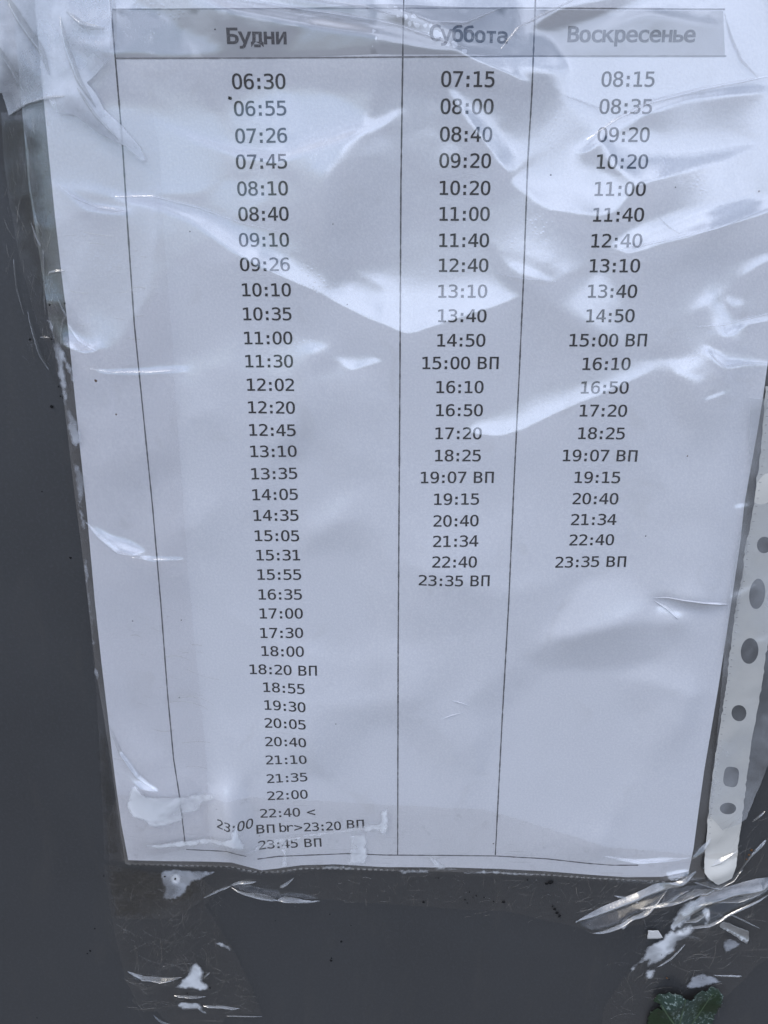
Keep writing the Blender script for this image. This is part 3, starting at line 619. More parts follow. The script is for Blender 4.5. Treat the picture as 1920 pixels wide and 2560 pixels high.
HEADER_OUTLINES = {
 'Б': [[[128,248],[128,58],[212,58],[240,59],[264,63],[284,70],[299,79],[311,92],[319,108],[324,127],[325,150],[323,173],[318,194],[310,211],[298,224],[282,235],[262,242],[239,247],[212,248]],[[372,462],[128,462],[128,305],[210,305],[270,299],[318,285],[354,263],[377,234],[386,215],[391,194],[395,169],[396,143],[393,110],[384,81],[370,56],[350,36],[324,20],[292,9],[255,2],[212,0],[58,0],[58,520],[372,520]]],
 'В': [[[128,248],[128,58],[212,58],[240,59],[264,63],[284,70],[299,79],[311,92],[319,108],[324,127],[325,150],[323,173],[318,194],[310,211],[298,224],[282,235],[262,242],[239,247],[212,248]],[[128,462],[128,305],[210,305],[234,307],[254,310],[271,316],[284,325],[294,336],[301,350],[305,368],[307,388],[305,406],[301,422],[294,435],[284,445],[271,452],[255,458],[234,461],[210,462]],[[58,520],[212,520],[249,518],[282,511],[311,500],[335,485],[353,466],[367,444],[375,418],[378,388],[376,365],[372,345],[365,328],[355,313],[342,300],[326,290],[308,283],[287,278],[311,273],[332,263],[351,251],[367,235],[380,215],[389,194],[394,169],[396,143],[393,110],[384,81],[370,56],[350,36],[324,20],[292,9],[255,2],[212,0],[58,0]]],
 'С': [[[374,18],[360,12],[346,6],[333,1],[319,-3],[304,-6],[290,-8],[274,-10],[259,-10],[212,-6],[170,8],[134,30],[104,61],[79,100],[62,146],[52,199],[48,259],[52,320],[62,373],[80,419],[104,458],[134,489],[170,511],[212,525],[259,529],[274,529],[290,527],[304,525],[319,522],[333,518],[346,513],[360,507],[374,501],[374,429],[360,439],[347,447],[333,455],[318,461],[303,466],[289,469],[274,471],[259,472],[227,469],[199,459],[175,442],[156,419],[141,389],[130,353],[124,309],[122,259],[124,209],[130,166],[141,130],[156,100],[175,77],[199,60],[227,50],[259,47],[274,48],[289,50],[304,53],[319,58],[333,64],[347,72],[361,81],[374,91]]],
 'а': [[[244,196],[223,196],[197,195],[174,191],[155,185],[139,176],[126,165],[117,152],[112,136],[110,118],[112,101],[116,86],[122,74],[132,63],[143,54],[157,48],[173,45],[190,44],[216,46],[238,53],[257,64],[274,80],[287,100],[296,124],[302,151],[304,182],[304,196]],[[369,222],[369,0],[304,0],[304,58],[293,42],[281,28],[268,16],[253,6],[236,-1],[218,-6],[198,-9],[177,-10],[149,-8],[123,-2],[101,9],[82,24],[66,42],[55,63],[49,87],[46,114],[49,144],[57,171],[71,194],[90,212],[114,227],[144,238],[179,244],[218,246],[304,246],[304,256],[303,278],[298,297],[291,312],[281,324],[267,333],[250,340],[230,344],[206,345],[190,344],[173,343],[157,340],[140,336],[123,330],[107,324],[91,317],[75,308],[75,372],[92,379],[110,384],[126,389],[143,393],[159,396],[175,398],[191,399],[206,399],[229,398],[251,396],[271,391],[289,385],[305,377],[320,367],[333,356],[344,342],[350,333],[356,323],[360,312],[363,299],[366,285],[367,267],[368,246]]],
 'б': [[[314,195],[308,260],[289,307],[258,336],[214,345],[171,336],[140,307],[122,260],[116,195],[117,160],[122,129],[130,104],[141,82],[155,66],[172,54],[192,47],[214,44],[258,54],[289,82],[308,129]],[[99,357],[122,375],[150,389],[182,397],[218,399],[255,396],[287,386],[315,370],[339,347],[357,318],[371,282],[379,241],[382,194],[379,147],[371,107],[358,71],[339,42],[315,19],[286,3],[253,-7],[214,-10],[176,-7],[143,3],[114,20],[90,43],[71,73],[57,108],[50,148],[48,195],[48,202],[48,208],[48,213],[48,216],[45,274],[45,293],[44,309],[44,321],[44,330],[44,337],[44,342],[44,346],[44,350],[48,374],[53,395],[58,413],[64,427],[81,457],[102,483],[126,504],[154,521],[179,531],[212,539],[251,545],[297,548],[306,548],[313,550],[321,551],[327,554],[351,505],[345,502],[338,501],[330,499],[321,498],[238,490],[221,487],[206,484],[191,478],[178,471],[147,450],[125,428],[110,403],[102,377]]],
 'д': [[[351,52],[393,52],[393,-100],[341,-100],[341,0],[89,0],[89,-100],[37,-100],[37,52],[60,52],[69,57],[76,72],[81,97],[85,131],[87,168],[89,199],[90,225],[90,245],[90,390],[351,390]],[[286,52],[286,338],[154,338],[154,244],[153,223],[152,196],[150,163],[147,123],[146,101],[144,84],[143,73],[142,67],[141,64],[140,62],[139,59],[139,57],[140,55],[142,53],[146,53],[151,52]]],
 'е': [[[387,211],[387,180],[110,180],[110,178],[112,148],[118,121],[128,98],[143,79],[161,64],[183,53],[208,46],[237,44],[252,45],[268,47],[284,50],[301,54],[318,59],[335,66],[354,74],[372,84],[372,20],[354,13],[336,7],[319,2],[302,-3],[285,-6],[268,-8],[252,-10],[236,-10],[193,-7],[155,4],[122,21],[94,44],[72,74],[56,109],[46,149],[43,195],[46,239],[55,279],[71,313],[93,344],[120,368],[151,385],[187,396],[227,399],[262,396],[293,387],[321,371],[344,349],[363,321],[376,289],[384,252]],[[323,230],[321,256],[316,279],[308,299],[296,316],[282,329],[266,338],[246,343],[224,345],[202,343],[182,337],[164,328],[148,314],[134,298],[124,278],[116,255],[112,229]]],
 'и': [[[302,282],[132,0],[68,0],[68,390],[132,390],[132,108],[302,390],[366,390],[366,0],[302,0]]],
 'к': [[[82,390],[148,390],[148,228],[317,390],[394,390],[241,243],[419,0],[340,0],[196,201],[148,156],[148,0],[82,0]]],
 'н': [[[302,179],[132,179],[132,0],[68,0],[68,390],[132,390],[132,232],[302,232],[302,390],[366,390],[366,0],[302,0]]],
 'о': [[[214,345],[192,343],[172,336],[155,324],[141,307],[130,286],[122,260],[117,230],[116,195],[117,160],[122,129],[130,104],[141,82],[155,66],[172,54],[192,47],[214,44],[238,47],[258,54],[275,66],[289,82],[300,104],[307,129],[312,160],[314,195],[312,230],[307,260],[300,286],[289,307],[275,324],[258,336],[238,343]],[[214,399],[253,396],[286,386],[315,370],[339,347],[357,318],[371,282],[379,241],[382,195],[379,148],[371,107],[358,71],[339,42],[315,19],[286,3],[253,-7],[214,-10],[176,-7],[143,3],[114,19],[91,42],[72,71],[58,107],[50,148],[48,195],[50,241],[58,282],[72,318],[91,347],[114,370],[143,386],[176,396]]],
 'р': [[[131,49],[131,-148],[66,-148],[66,390],[131,390],[131,340],[139,354],[149,366],[161,376],[173,384],[187,391],[202,396],[218,398],[235,399],[268,396],[298,386],[324,369],[346,345],[363,315],[376,280],[383,239],[386,193],[383,148],[376,108],[363,74],[345,44],[323,20],[298,3],[268,-7],[235,-10],[217,-9],[201,-6],[186,-2],[173,5],[160,13],[149,24],[139,36]],[[319,195],[317,230],[313,260],[305,286],[295,307],[282,324],[266,336],[247,343],[225,345],[203,343],[184,336],[168,324],[155,307],[144,286],[137,260],[132,229],[131,195],[132,160],[137,130],[144,104],[155,83],[168,66],[184,54],[203,47],[225,44],[247,47],[266,54],[282,66],[295,82],[305,103],[313,129],[317,160]]],
 'с': [[[369,20],[356,13],[343,7],[330,2],[316,-3],[303,-6],[289,-8],[275,-10],[260,-10],[218,-7],[180,3],[147,20],[119,44],[97,74],[81,109],[71,149],[68,195],[71,240],[81,280],[97,315],[119,345],[147,369],[180,386],[218,396],[260,399],[274,399],[288,398],[302,395],[315,392],[329,388],[342,383],[356,377],[369,369],[369,302],[357,313],[344,322],[331,329],[318,335],[305,339],[291,343],[276,344],[260,345],[232,343],[207,335],[186,323],[168,306],[154,284],[144,259],[137,229],[135,195],[137,161],[144,131],[154,105],[168,83],[186,66],[207,54],[232,47],[260,44],[277,45],[292,47],[307,50],[320,54],[333,60],[346,68],[358,76],[369,86]]],
 'т': [[[251,338],[251,0],[187,0],[187,338],[78,338],[78,390],[359,390],[359,338]]],
 'у': [[[299,125],[290,103],[281,78],[270,50],[258,18],[242,-23],[229,-56],[219,-79],[212,-94],[203,-107],[194,-118],[183,-127],[172,-135],[159,-141],[146,-145],[131,-147],[116,-148],[64,-148],[64,-95],[102,-95],[115,-94],[127,-91],[137,-86],[146,-78],[155,-67],[164,-49],[175,-25],[187,6],[36,390],[104,390],[220,85],[334,390],[401,390]]],
 'ь': [[[132,53],[218,53],[239,54],[258,57],[273,62],[286,69],[295,78],[302,88],[306,101],[308,116],[306,131],[302,144],[295,155],[285,164],[273,170],[257,175],[239,178],[218,179],[132,179]],[[68,0],[68,390],[132,390],[132,232],[221,232],[255,230],[286,225],[312,216],[335,203],[353,187],[366,167],[373,143],[376,116],[374,88],[366,65],[353,45],[336,29],[314,16],[287,7],[256,2],[221,0]]],
}

# ------------------------------------------------------------------ wall
wall = thing('metal_panel', 'flat dark grey painted panel behind the taped timetable', 'panel')
def box(name, x0, x1, y0, y1, z0, z1, mat, parent):
    v = [(x, y, z) for x in (x0, x1) for y in (y0, y1) for z in (z0, z1)]
    f = [(0, 1, 3, 2), (4, 6, 7, 5), (0, 4, 5, 1), (2, 3, 7, 6), (0, 2, 6, 4), (1, 5, 7, 3)]
    return link(name, v, f, mat, parent, smooth_=False)
box('panel_sheet', -0.6, 0.6, 0.0, 0.02, 0.6, 2.1, M_WALL, wall)
def speck(name, px, py, r, hf, mat, parent, seed, stretch=1.0, ang=0.0):
    """a crumb: a low rough lump"""
    rng = np.random.default_rng(seed)
    X, H = W(px, py); n = 9
    s = D / FPX * 1.1
    a = np.arange(n) / n * 2 * np.pi
    rr = r * s * rng.uniform(0.6, 1.25, n)
    ex, eh = rr * np.cos(a) * stretch, rr * np.sin(a)
    ex, eh = ex * math.cos(ang) - eh * math.sin(ang), ex * math.sin(ang) + eh * math.cos(ang)
    xs, hs = np.concatenate([X + ex, X + ex * .55, [X]]), np.concatenate([H + eh, H + eh * .55, [H]])
    d = hf(xs, hs) + np.concatenate([np.full(n, -0.00002), rng.uniform(.3, .6, n) * r * s, [.6 * r * s]])
    F = [(i, (i + 1) % n, n + (i + 1) % n, n + i) for i in range(n)] + [(n + i, n + (i + 1) % n, 2 * n) for i in range(n)]
    return link(name, to3(xs, hs, d), F, mat, parent)
flat0 = lambda X, H: np.zeros_like(X)
for i, (x, y, r) in enumerate([(109, 733, 2.4), (150, 1207, 2.6), (737, 2038, 3.2), (715, 2079, 4.0), (716, 2074, 2.4), (203, 2010, 2.2), (193, 2058, 3.0), (187, 2064, 2.2), (78, 2203, 1.8), (88, 1063, 1.6), (712, 1979, 1.8), (758, 2003, 1.6), (594, 1993, 1.4)]):
    speck('dirt_speck', x, y, r, flat0, M_DIRT, wall, 40 + i)

# ------------------------------------------------------------------ the printed sheet
sheet = thing('timetable_sheet', 'white A4 paper sheet with three printed columns of departure times, inside a clear pocket', 'timetable')
grid_patch('paper', PAPER_L, PAPER_R, PAPER_B, -95, 230, 330, paper_h, M_PAPER, sheet)
ink_h = lambda X, H: paper_h(X, H) + 0.00007
band_h = lambda X, H: paper_h(X, H) + 0.00003
patch('header_band', [(239, 21), (700, 19), (1160, 18), (1566, 21), (1570, 121), (1150, 121), (860, 123), (600, 125), (250, 126)], band_h, M_BAND, sheet, 0.002)
RULES = [
    ([(239, 20), (700, 18), (1160, 17), (1566, 20)], 0.00030),
    ([(249, 126), (600, 125), (860, 123), (1150, 121), (1569, 121)], 0.00035),
    ([(234, -60), (240, 20), (249, 126), (262, 280), (266, 335), (275, 480), (290, 700), (310, 900), (330, 1100), (347, 1300), (362, 1500), (375, 1640), (388, 1722), (400, 1823)], 0.00042),
    ([(873, -60), (870, 120), (866, 400), (864, 800), (862, 1100), (860, 1400), (859, 1846)], 0.00042),
    ([(1158, -60), (1156, 20), (1149, 200), (1140, 350), (1131, 600), (1122, 800), (1110, 1050), (1099, 1300), (1085, 1550), (1070, 1847)], 0.00042),
    ([(402, 1835), (490, 1839), (532, 1850)], 0.00040),
    ([(556, 1856), (600, 1850), (750, 1844), (829, 1847), (970, 1848), (1069, 1849), (1179, 1855), (1269, 1865), (1320, 1869), (1379, 1869)], 0.00045),
]
for i, (l, w) in enumerate(RULES):
    ribbon('ruled_line', l, w, ink_h, M_RULE_FAINT if i < 2 else M_RULE, sheet, 0.0012, 0.16, i)

def tri_glyph(contours):
    return [(p[0] / 1000, p[1] / 1000) for c in contours for p in c], [tuple(t) for t in tessellate_polygon([[Vector((p[0], p[1], 0)) for p in c] for c in contours])]
def biggest_two(cs):
    """drops the dot inside the nought: the timetable's noughts are plain"""
    return sorted(cs, key=lambda c: -(max(p[1] for p in c) - min(p[1] for p in c)))[:2]
DIGIT_OUTLINES['0'] = biggest_two(DIGIT_OUTLINES['0'])
GL = {k: tri_glyph(v) for k, v in DIGIT_OUTLINES.items()}
def embolden(contours, d):
    out = []
    for c in contours:
        p = np.array(c, float); a, n_ = np.roll(p, 1, 0), np.roll(p, -1, 0)
        e0, e1 = p - a, n_ - p
        e0 /= np.maximum(np.hypot(*e0.T)[:, None], 1e-9); e1 /= np.maximum(np.hypot(*e1.T)[:, None], 1e-9)
        m0, m1 = np.stack([-e0[:, 1], e0[:, 0]], 1), np.stack([-e1[:, 1], e1[:, 0]], 1)
        m = m0 + m1; m /= np.maximum((m * m0).sum(1), 0.35)[:, None]      # outlines turn clockwise: left is outside
        out.append([tuple(q) for q in p + m * d])
    return out
HGL = {k: tri_glyph(embolden(v, 20)) for k, v in HEADER_OUTLINES.items()}
GL = {k: tri_glyph(embolden(v, 7)) for k, v in DIGIT_OUTLINES.items()}
ADV = {':': 2.28, ' ': 1.76, 'В': 3.50, 'П': 3.62, '<': 4.0, '>': 4.0, 'b': 3.12, 'r': 2.2}
def printed(name, text, px, py, tilt=0.0, glyphs=GL, sx=7.9, sy=6.95, adv=ADV, dadv=3.19, mat=M_INK, cap=0.52, width=None, skew=0.0):
    """one line of print: glyph outlines filled and laid on the paper's relief, centred on a measured point"""
    total = sum(adv.get(c, dadv) for c in text)
    if width:
        k = width / total
        sx *= k
    else:
        k = 1.0
    X0_, H0_ = W(px, py)
    for _ in range(2):                     # onto the buckled sheet
        k_ = (D - float(paper_h(X0_, H0_))) / (D - SHEET_D)
        X0_, H0_ = (float(v) * k_ for v in W(px, py))
    pen = -total * k / 2
    V, F = [], []
    ca, sa = math.cos(math.radians(tilt)), math.sin(math.radians(tilt))
    for c in text:
        a = adv.get(c, dadv) * k
        if c in glyphs:
            pts, tris = glyphs[c]
            xs = [p[0] for p in pts]; mid = (min(xs) + max(xs)) / 2
            o = len(V)
            for p in pts:
                x = pen + a / 2 + (p[0] - mid) * sx
                y = (p[1] - cap / 2) * sy
                V.append((X0_ + (x * ca - y * sa) / 1000, H0_ + (x * sa + y * ca) / 1000))
            F += [tuple(o + i for i in t) for t in tris]
        pen += a
    V = np.array(V); F = np.array(F)
    a, b, c = V[F[:, 0]], V[F[:, 1]], V[F[:, 2]]
    flip = ((b[:, 0] - a[:, 0]) * (c[:, 1] - a[:, 1]) - (b[:, 1] - a[:, 1]) * (c[:, 0] - a[:, 0])) < 0
    F[flip] = F[flip][:, ::-1]
    return link(name, to3(V[:, 0], V[:, 1], ink_h(V[:, 0], V[:, 1])), F, mat, sheet)

def px_width(px0, px1, y):
    a, _ = W(px0, y); b, _ = W(px1, y)
    return float(b - a) * 1000
for word, x0, x1, y in (('Будни', 490, 620, 78), ('Суббота', 928, 1098, 74), ('Воскресенье', 1226, 1503, 74)):
    w = px_width(x0, x1, y)
    n = len(word)
    printed('column_heading', word, (x0 + x1) / 2, y, 0.0, HGL, 9.3, 6.9, {'ь': 3.3}, 3.55, M_HEAD, 0.52, w)

COL_A = '06:30 559 176;06:55 562 234;07:26 564 293;07:45 565 349;08:10 567 407;08:40 569 462;09:10 570 518;09:26 572 571;10:10 575 626;10:35 577 678;11:00 579 730;11:30 581 780;12:02 584 831;12:20 586 880;12:45 588 929;13:10 590 975;13:35 592 1023;14:05 594 1068;14:35 596 1113;15:05 598 1157;15:31 601 1199;15:55 603 1241;16:35 605 1284;17:00 607 1325;17:30 608 1367;18:00 610 1407;18:20_ВП 612 1447;18:55 613 1486;19:30 615 1525;20:05 616 1563;20:40 617 1602;21:10 618 1641;21:35 620 1680;22:00 621 1717;22:40_< 622 1755'
COL_B = '07:15 1011 171;08:00 1009 230;08:40 1007 290;09:20 1005 347;10:20 1004 406;11:00 1003 462;11:40 1002 519;12:40 1001 573;13:10 999 629;13:40 998 682;14:50 996 735;15:00_ВП 995 784;16:10 993 836;16:50 992 886;17:20 990 936;18:25 989 984;19:07_ВП 988 1031;19:15 986 1078;20:40 985 1125;21:34 984 1169;22:40 982 1214;23:35_ВП 982 1255'
COL_C = '08:15 1357 171;08:35 1352 230;09:20 1347 291;10:20 1344 349;11:00 1339 408;11:40 1335 464;12:40 1331 520;13:10 1327 574;13:40 1322 629;14:50 1318 682;15:00_ВП 1315 735;16:10 1310 786;16:50 1306 837;17:20 1303 887;18:25 1299 936;19:07_ВП 1296 984;19:15 1290 1031;20:40 1286 1077;21:34 1282 1122;22:40 1278 1166;23:35_ВП 1276 1213'
for k, col in enumerate((COL_A, COL_B, COL_C)):
    for e in col.split(';'):
        t, x, y = e.split(' ')
        x, y = float(x), float(y)
        tilt = 0.0
        if k == 0:
            tilt = np.interp(y, [0, 1480, 1600, 1700, 1760], [0, 0, 1.5, 2.5, 2.0])
        if k == 1 and y > 1200: tilt = -0.8
        printed('printed_time', t.replace('_', ' '), x, y, float(tilt))
for t_, x0, x1, y_, ti in (('23:00', 466, 544, 1788, -6.0), ('ВП', 552, 596, 1790, 1.0), ('br>', 602, 656, 1787, 1.5), ('23:20', 655, 738, 1785, 3.0), ('ВП', 747, 789, 1780, 2.0)):
    printed('printed_time', t_, (x0 + x1) / 2, y_, ti, width=px_width(x0, x1, y_))
printed('printed_time', '23:45 ВП', 627, 1822, 2.5)
def on_paper(X, H): return paper_h(X, H) + 0.00003
for i, (x, y, r, m) in enumerate([(207, 822, 3.0, M_RUST), (252, 895, 2.0, M_RUST), (497, 213, 3.2, M_DIRT), (467, 67, 1.6, M_DIRT), (1190, 378, 1.5, M_DIRT), (1394, 1157, 1.6, M_DIRT), (387, 1507, 1.6, M_DIRT), (286, 1342, 1.6, M_DIRT), (726, 1560, 1.4, M_DIRT), (1066, 1823, 1.6, M_DIRT), (1640, 413, 1.6, M_RUST), (1483, 984, 1.4, M_RUST), (470, 1740, 1.2, M_DIRT), (750, 658, 1.0, M_DIRT), (560, 1805, 1.2, M_DIRT), (391, 1340, 1.5, M_DIRT), (1532, 1747, 1.6, M_RUST), (1458, 405, 1.2, M_DIRT), (720, 485, 1.1, M_DIRT), (410, 500, 1.2, M_DIRT)]):
    speck('dirt_speck', x, y, r, on_paper, m, sheet, 80 + i)

# ------------------------------------------------------------------ the punched pocket
pocket = thing('plastic_pocket', 'crinkled clear punched pocket around the timetable, cream binding strip on its right side', 'document pocket')
FILM_R = [(1860, -150), (1720, 600), (1662, 835), (1656, 895), (1644, 1004), (1633, 1079), (1616, 1175), (1609, 1241), (1598, 1291), (1584, 1394), (1573, 1483), (1558, 1578), (1544, 1679), (1531, 1804), (1523, 1884)]
back_h = lambda X, H: np.full_like(X, 0.00025)
grid_patch('back_film', SLEEVE_L, FILM_R, SEAM, -110, 60, 80, back_h, M_BACK, pocket)
grid_patch('front_film', SLEEVE_L, FILM_R, SEAM, -100, 520, 720, film_h, M_FILM, pocket)
STRIP_F = relief([([(1517, 1889), (1579, 1870), (1592, 1835), (1520, 1840)], 25, 0), ([(1560, 1600), (1600, 1560), (1620, 1600), (1580, 1640)], -8, 6), ([(1590, 1420), (1640, 1470), (1600, 1500)], 8, -6)], 0.012, 0.0012, [(0.014, 6.5, (1, 1.6)), (0.005, 2.5, (1, 1.5))], seed=21)
strip_h = lambda X, H: 0.0011 + soft_pos(sample(STRIP_F, X, H) + 0.0004)
def oval(cx, cy, rx, ry, n=28, p=2.0, ang=0.12):
    o = []
    for i in range(n):
        a = 2 * math.pi * i / n
        c, s = math.cos(a), math.sin(a)
        x = rx * abs(c) ** (2 / p) * (1 if c >= 0 else -1); y = ry * abs(s) ** (2 / p) * (1 if s >= 0 else -1)
        o.append((cx + x * math.cos(ang) - y * math.sin(ang), cy + x * math.sin(ang) + y * math.cos(ang)))
    return o
strip_poly = STRIP_L + [(1530, 1893), (1549, 1907), (1579, 1894)] + STRIP_R[::-1][1:] + [(1705, 1080), (1722, 960), (1740, 835)]
holes = [oval(1637, 1284, 17, 33), oval(1620, 1407, 19, 28), oval(1596, 1540, 16, 17), oval(1580, 1679, 16, 22, p=3.2), oval(1573, 1747, 17, 12, ang=-0.2), oval(1652, 1178, 16, 18)]
patch('punched_strip', strip_poly, strip_h, M_STRIP, pocket, 0.0011, holes, rough=0.00012, seed=3)
# welded dots along the foot of the pocket and along its strip
def weld(name, path, every, w, h, hf, parent, skip=()):
    p = WL(path); s = np.concatenate([[0], np.cumsum(np.hypot(*np.diff(p, axis=0).T))])
    q = np.arange(every / 2, s[-1], every)
    rng = np.random.default_rng(len(path))
    V, F = [], []
    for d in q:
        x, hh = np.interp(d, s, p[:, 0]), np.interp(d, s, p[:, 1])
        if any(a < d / s[-1] < b for a, b in skip): continue
        ww, h2 = w * rng.uniform(.7, 1.1), h * rng.uniform(.7, 1.1)
        o = len(V)
        V += [(x - ww, hh - h2), (x + ww, hh - h2), (x + ww, hh + h2), (x - ww, hh + h2), (x - ww * .6, hh - h2 * .6), (x + ww * .6, hh - h2 * .6), (x + ww * .6, hh + h2 * .6), (x - ww * .6, hh + h2 * .6)]
        F += [(o, o + 1, o + 5, o + 4), (o + 1, o + 2, o + 6, o + 5), (o + 2, o + 3, o + 7, o + 6), (o + 3, o, o + 4, o + 7), (o + 4, o + 5, o + 6, o + 7)]
    V = np.array(V)
    dd = hf(V[:, 0], V[:, 1]) + np.where(np.arange(len(V)) % 8 < 4, 0.00005, 0.00020)
    return link(name, to3(V[:, 0], V[:, 1], dd), F, M_SEAM, parent, smooth_=False)
top_h = lambda X, H: stack_h(X, H) + 0.0001
weld('weld_seam', [(272, 1868), (500, 1871), (560, 1885), (610, 1881), (650, 1876), (829, 1879), (850, 1880)], 0.00215, 0.00065, 0.00065, top_h, pocket)
weld('weld_seam', [(1080, 1884), (1180, 1889), (1290, 1897), (1400, 1901), (1480, 1899)], 0.00215, 0.00065, 0.00065, top_h, pocket)
weld('weld_seam', [(1658, 835), (1655, 891), (1643, 1004), (1632, 1079), (1615, 1175), (1608, 1241), (1596, 1291), (1582, 1394), (1571, 1483), (1556, 1578), (1542, 1679), (1530, 1804)], 0.0026, 0.0004, 0.00022, lambda X, H: strip_h(X, H) + 0.0002, pocket)

# ------------------------------------------------------------------ tape
GROUP = 'clear tape strips that hold the pocket'
TAPE_F = relief([
    ([(0, 245), (40, 235), (150, 236), (190, 262), (140, 250), (50, 250)], 16, 0),
], 0.006, 0.0003, [(0.006, 3.0, (1, 2.2)), (0.0025, 2.0, (1.6, 1))], seed=31)
TOP_F = relief([
    ([(60, 0), (135, 0), (140, 60), (150, 150), (120, 175), (90, 100)], 16, -14),
    ([(0, 0), (60, 0), (100, 110), (118, 170), (70, 165), (20, 90)], 12, 12),
    ([(10, 80), (60, 160), (70, 200), (40, 235), (0, 200)], -12, 8),
    ([(135, 0), (240, 0), (244, 40), (190, 70), (140, 60)], 12, 4),
    ([(150, 60), (200, 110), (240, 80), (245, 130), (170, 130)], -6, -8),
    ([(175, 100), (210, 170), (215, 230), (262, 305), (190, 225), (170, 150)], 22, 10),
    ([(100, 175), (160, 180), (170, 228), (70, 235), (40, 240), (100, 210)], 14, -4),
    ([(150, 190), (180, 245), (230, 285), (266, 325), (262, 330), (200, 290), (160, 245)], -14, -14),
], 0.012, 0.0011, [(0.016, 5.0, (1, 1.6))], seed=33)
LOW_F = relief([
    ([(400, 1985), (470, 1935), (500, 1911), (560, 1900), (640, 1905), (620, 1890), (500, 1895), (430, 1940)], 10, 0),
    ([(500, 1909), (530, 1903), (553, 1905), (545, 1911), (510, 1914)], 46, 0),
    ([(505, 1914), (560, 1916), (590, 1930), (600, 1936), (560, 1926)], 46, 0),
    ([(570, 1917), (600, 1912), (606, 1936), (580, 1924)], 42, -10),
    ([(602, 1917), (632, 1898), (625, 1908), (610, 1922)], 44, 10),
    ([(600, 1936), (640, 1922), (690, 1941), (640, 1939)], 40, 0),
    ([(1244, 1992), (1300, 1965), (1380, 1935), (1440, 1905), (1500, 1878), (1520, 1884), (1450, 1922), (1390, 1950), (1330, 1975), (1272, 2002)], 42, -14),
    ([(1268, 2003), (1330, 1978), (1400, 1945), (1405, 1952), (1340, 1985), (1280, 2005)], -40, 18),
    ([(1328, 1935), (1380, 1945), (1376, 1950), (1330, 1941)], 46, 0),
    ([(1336, 1998), (1362, 1968), (1366, 1962), (1356, 1999)], 44, 18),
    ([(1380, 1946), (1440, 1928), (1500, 1908), (1545, 1908), (1500, 1922), (1440, 1935), (1385, 1954)], 40, -5),
    ([(1440, 1905), (1480, 1885), (1540, 1900), (1500, 1915)], 18, 8),
    ([(1500, 1902), (1560, 1897), (1602, 1882), (1606, 1886), (1560, 1908), (1530, 1913)], 40, 0),
], 0.010, 0.0003, [(0.009, 6.0, (1, 1)), (0.003, 4.0, (2.2, 1))], seed=35)
HANG_F = relief([
    ([(276, 2100), (330, 2107), (395, 2107), (394, 2111), (330, 2114), (280, 2108)], 50, 0),
    ([(376, 2148), (440, 2150), (446, 2154), (378, 2152)], 48, 0),
    ([(430, 2170), (500, 2173), (516, 2177), (440, 2174)], 48, 0),
    ([(340, 2075), (430, 1985), (440, 1990), (350, 2085)], 25, -20),
    ([(222, 1865), (235, 1865), (262, 2040), (250, 2040)], -6, 14),
], 0.008, 0.0003, [(0.011, 6.0, (1, 1)), (0.003, 4.5, (1, 2.2))], seed=37)
DIAG_F = relief([
    ([(1665, 1900), (1600, 1912), (1545, 1925), (1500, 1952), (1470, 1982), (1450, 2010), (1470, 2012), (1520, 1985), (1580, 1955), (1665, 1918)], 34, -12),
    ([(1665, 1922), (1580, 1958), (1520, 1988), (1530, 1996), (1600, 1960), (1665, 1930)], -22, 8),
    ([(1552, 1990), (1620, 2015), (1622, 2034), (1590, 2022), (1550, 2000)], 32, 10),
    ([(1550, 1966), (1600, 1984), (1640, 2006), (1600, 1990)], 40, 0),
], 0.010, 0.0004, [(0.012, 7.0, (1, 1)), (0.003, 3.0, (1.8, 1))], seed=39)

left_tape = thing('tape_strip', 'long clear tape strip down the left side, half on the grey panel', 'tape', GROUP)
LEFT_POLY = [(0, 242), (4, 330), (18, 440), (40, 560), (62, 640), (85, 715), (110, 770), (132, 838), (150, 960), (170, 1120), (190, 1300), (206, 1480), (212, 1600), (220, 1750), (224, 1860), (262, 1864), (455, 1812), (447, 1640), (432, 1490), (417, 1340), (392, 1000), (372, 700), (355, 480), (345, 330), (330, 240), (200, 238), (80, 236)]
left_h = lambda X, H: stack_h(X, H) + 0.00028 + soft_pos(sample(TAPE_F, X, H), 0.00015)
patch('tape_film', LEFT_POLY, left_h, M_TAPE_CLEAN, left_tape, 0.0012, rough=0.00008, seed=1)

top_tape = thing('tape_strip', 'crumpled milky tape folded over the upper left corner of the pocket', 'tape', GROUP)
TOP_POLY = [(-60, -60), (-60, 180), (0, 200), (14, 275), (60, 246), (105, 235), (120, 272), (158, 275), (180, 292), (215, 322), (250, 340), (272, 352), (306, 386), (315, 384), (300, 350), (262, 300), (225, 262), (210, 228), (190, 180), (240, 130), (245, 60), (242, -60)]
TOP_POLY = [(x * 1.0, y * (0.90 if y > 200 else 1)) for x, y in TOP_POLY]
top_tape_h = lambda X, H: stack_h(X, H) + 0.0006 + soft_pos(sample(TOP_F, X, H) + 0.0006, 0.0004)
M_TAPE_MILKY = mat_film('milky_folded_tape', 1.9, 0.25, (0.92, 0.93, 0.94), 0.50, grain=0.15, haze_col=(0.72, 0.75, 0.80))
patch('tape_film', TOP_POLY, top_tape_h, M_TAPE_MILKY, top_tape, 0.0008, seed=2)

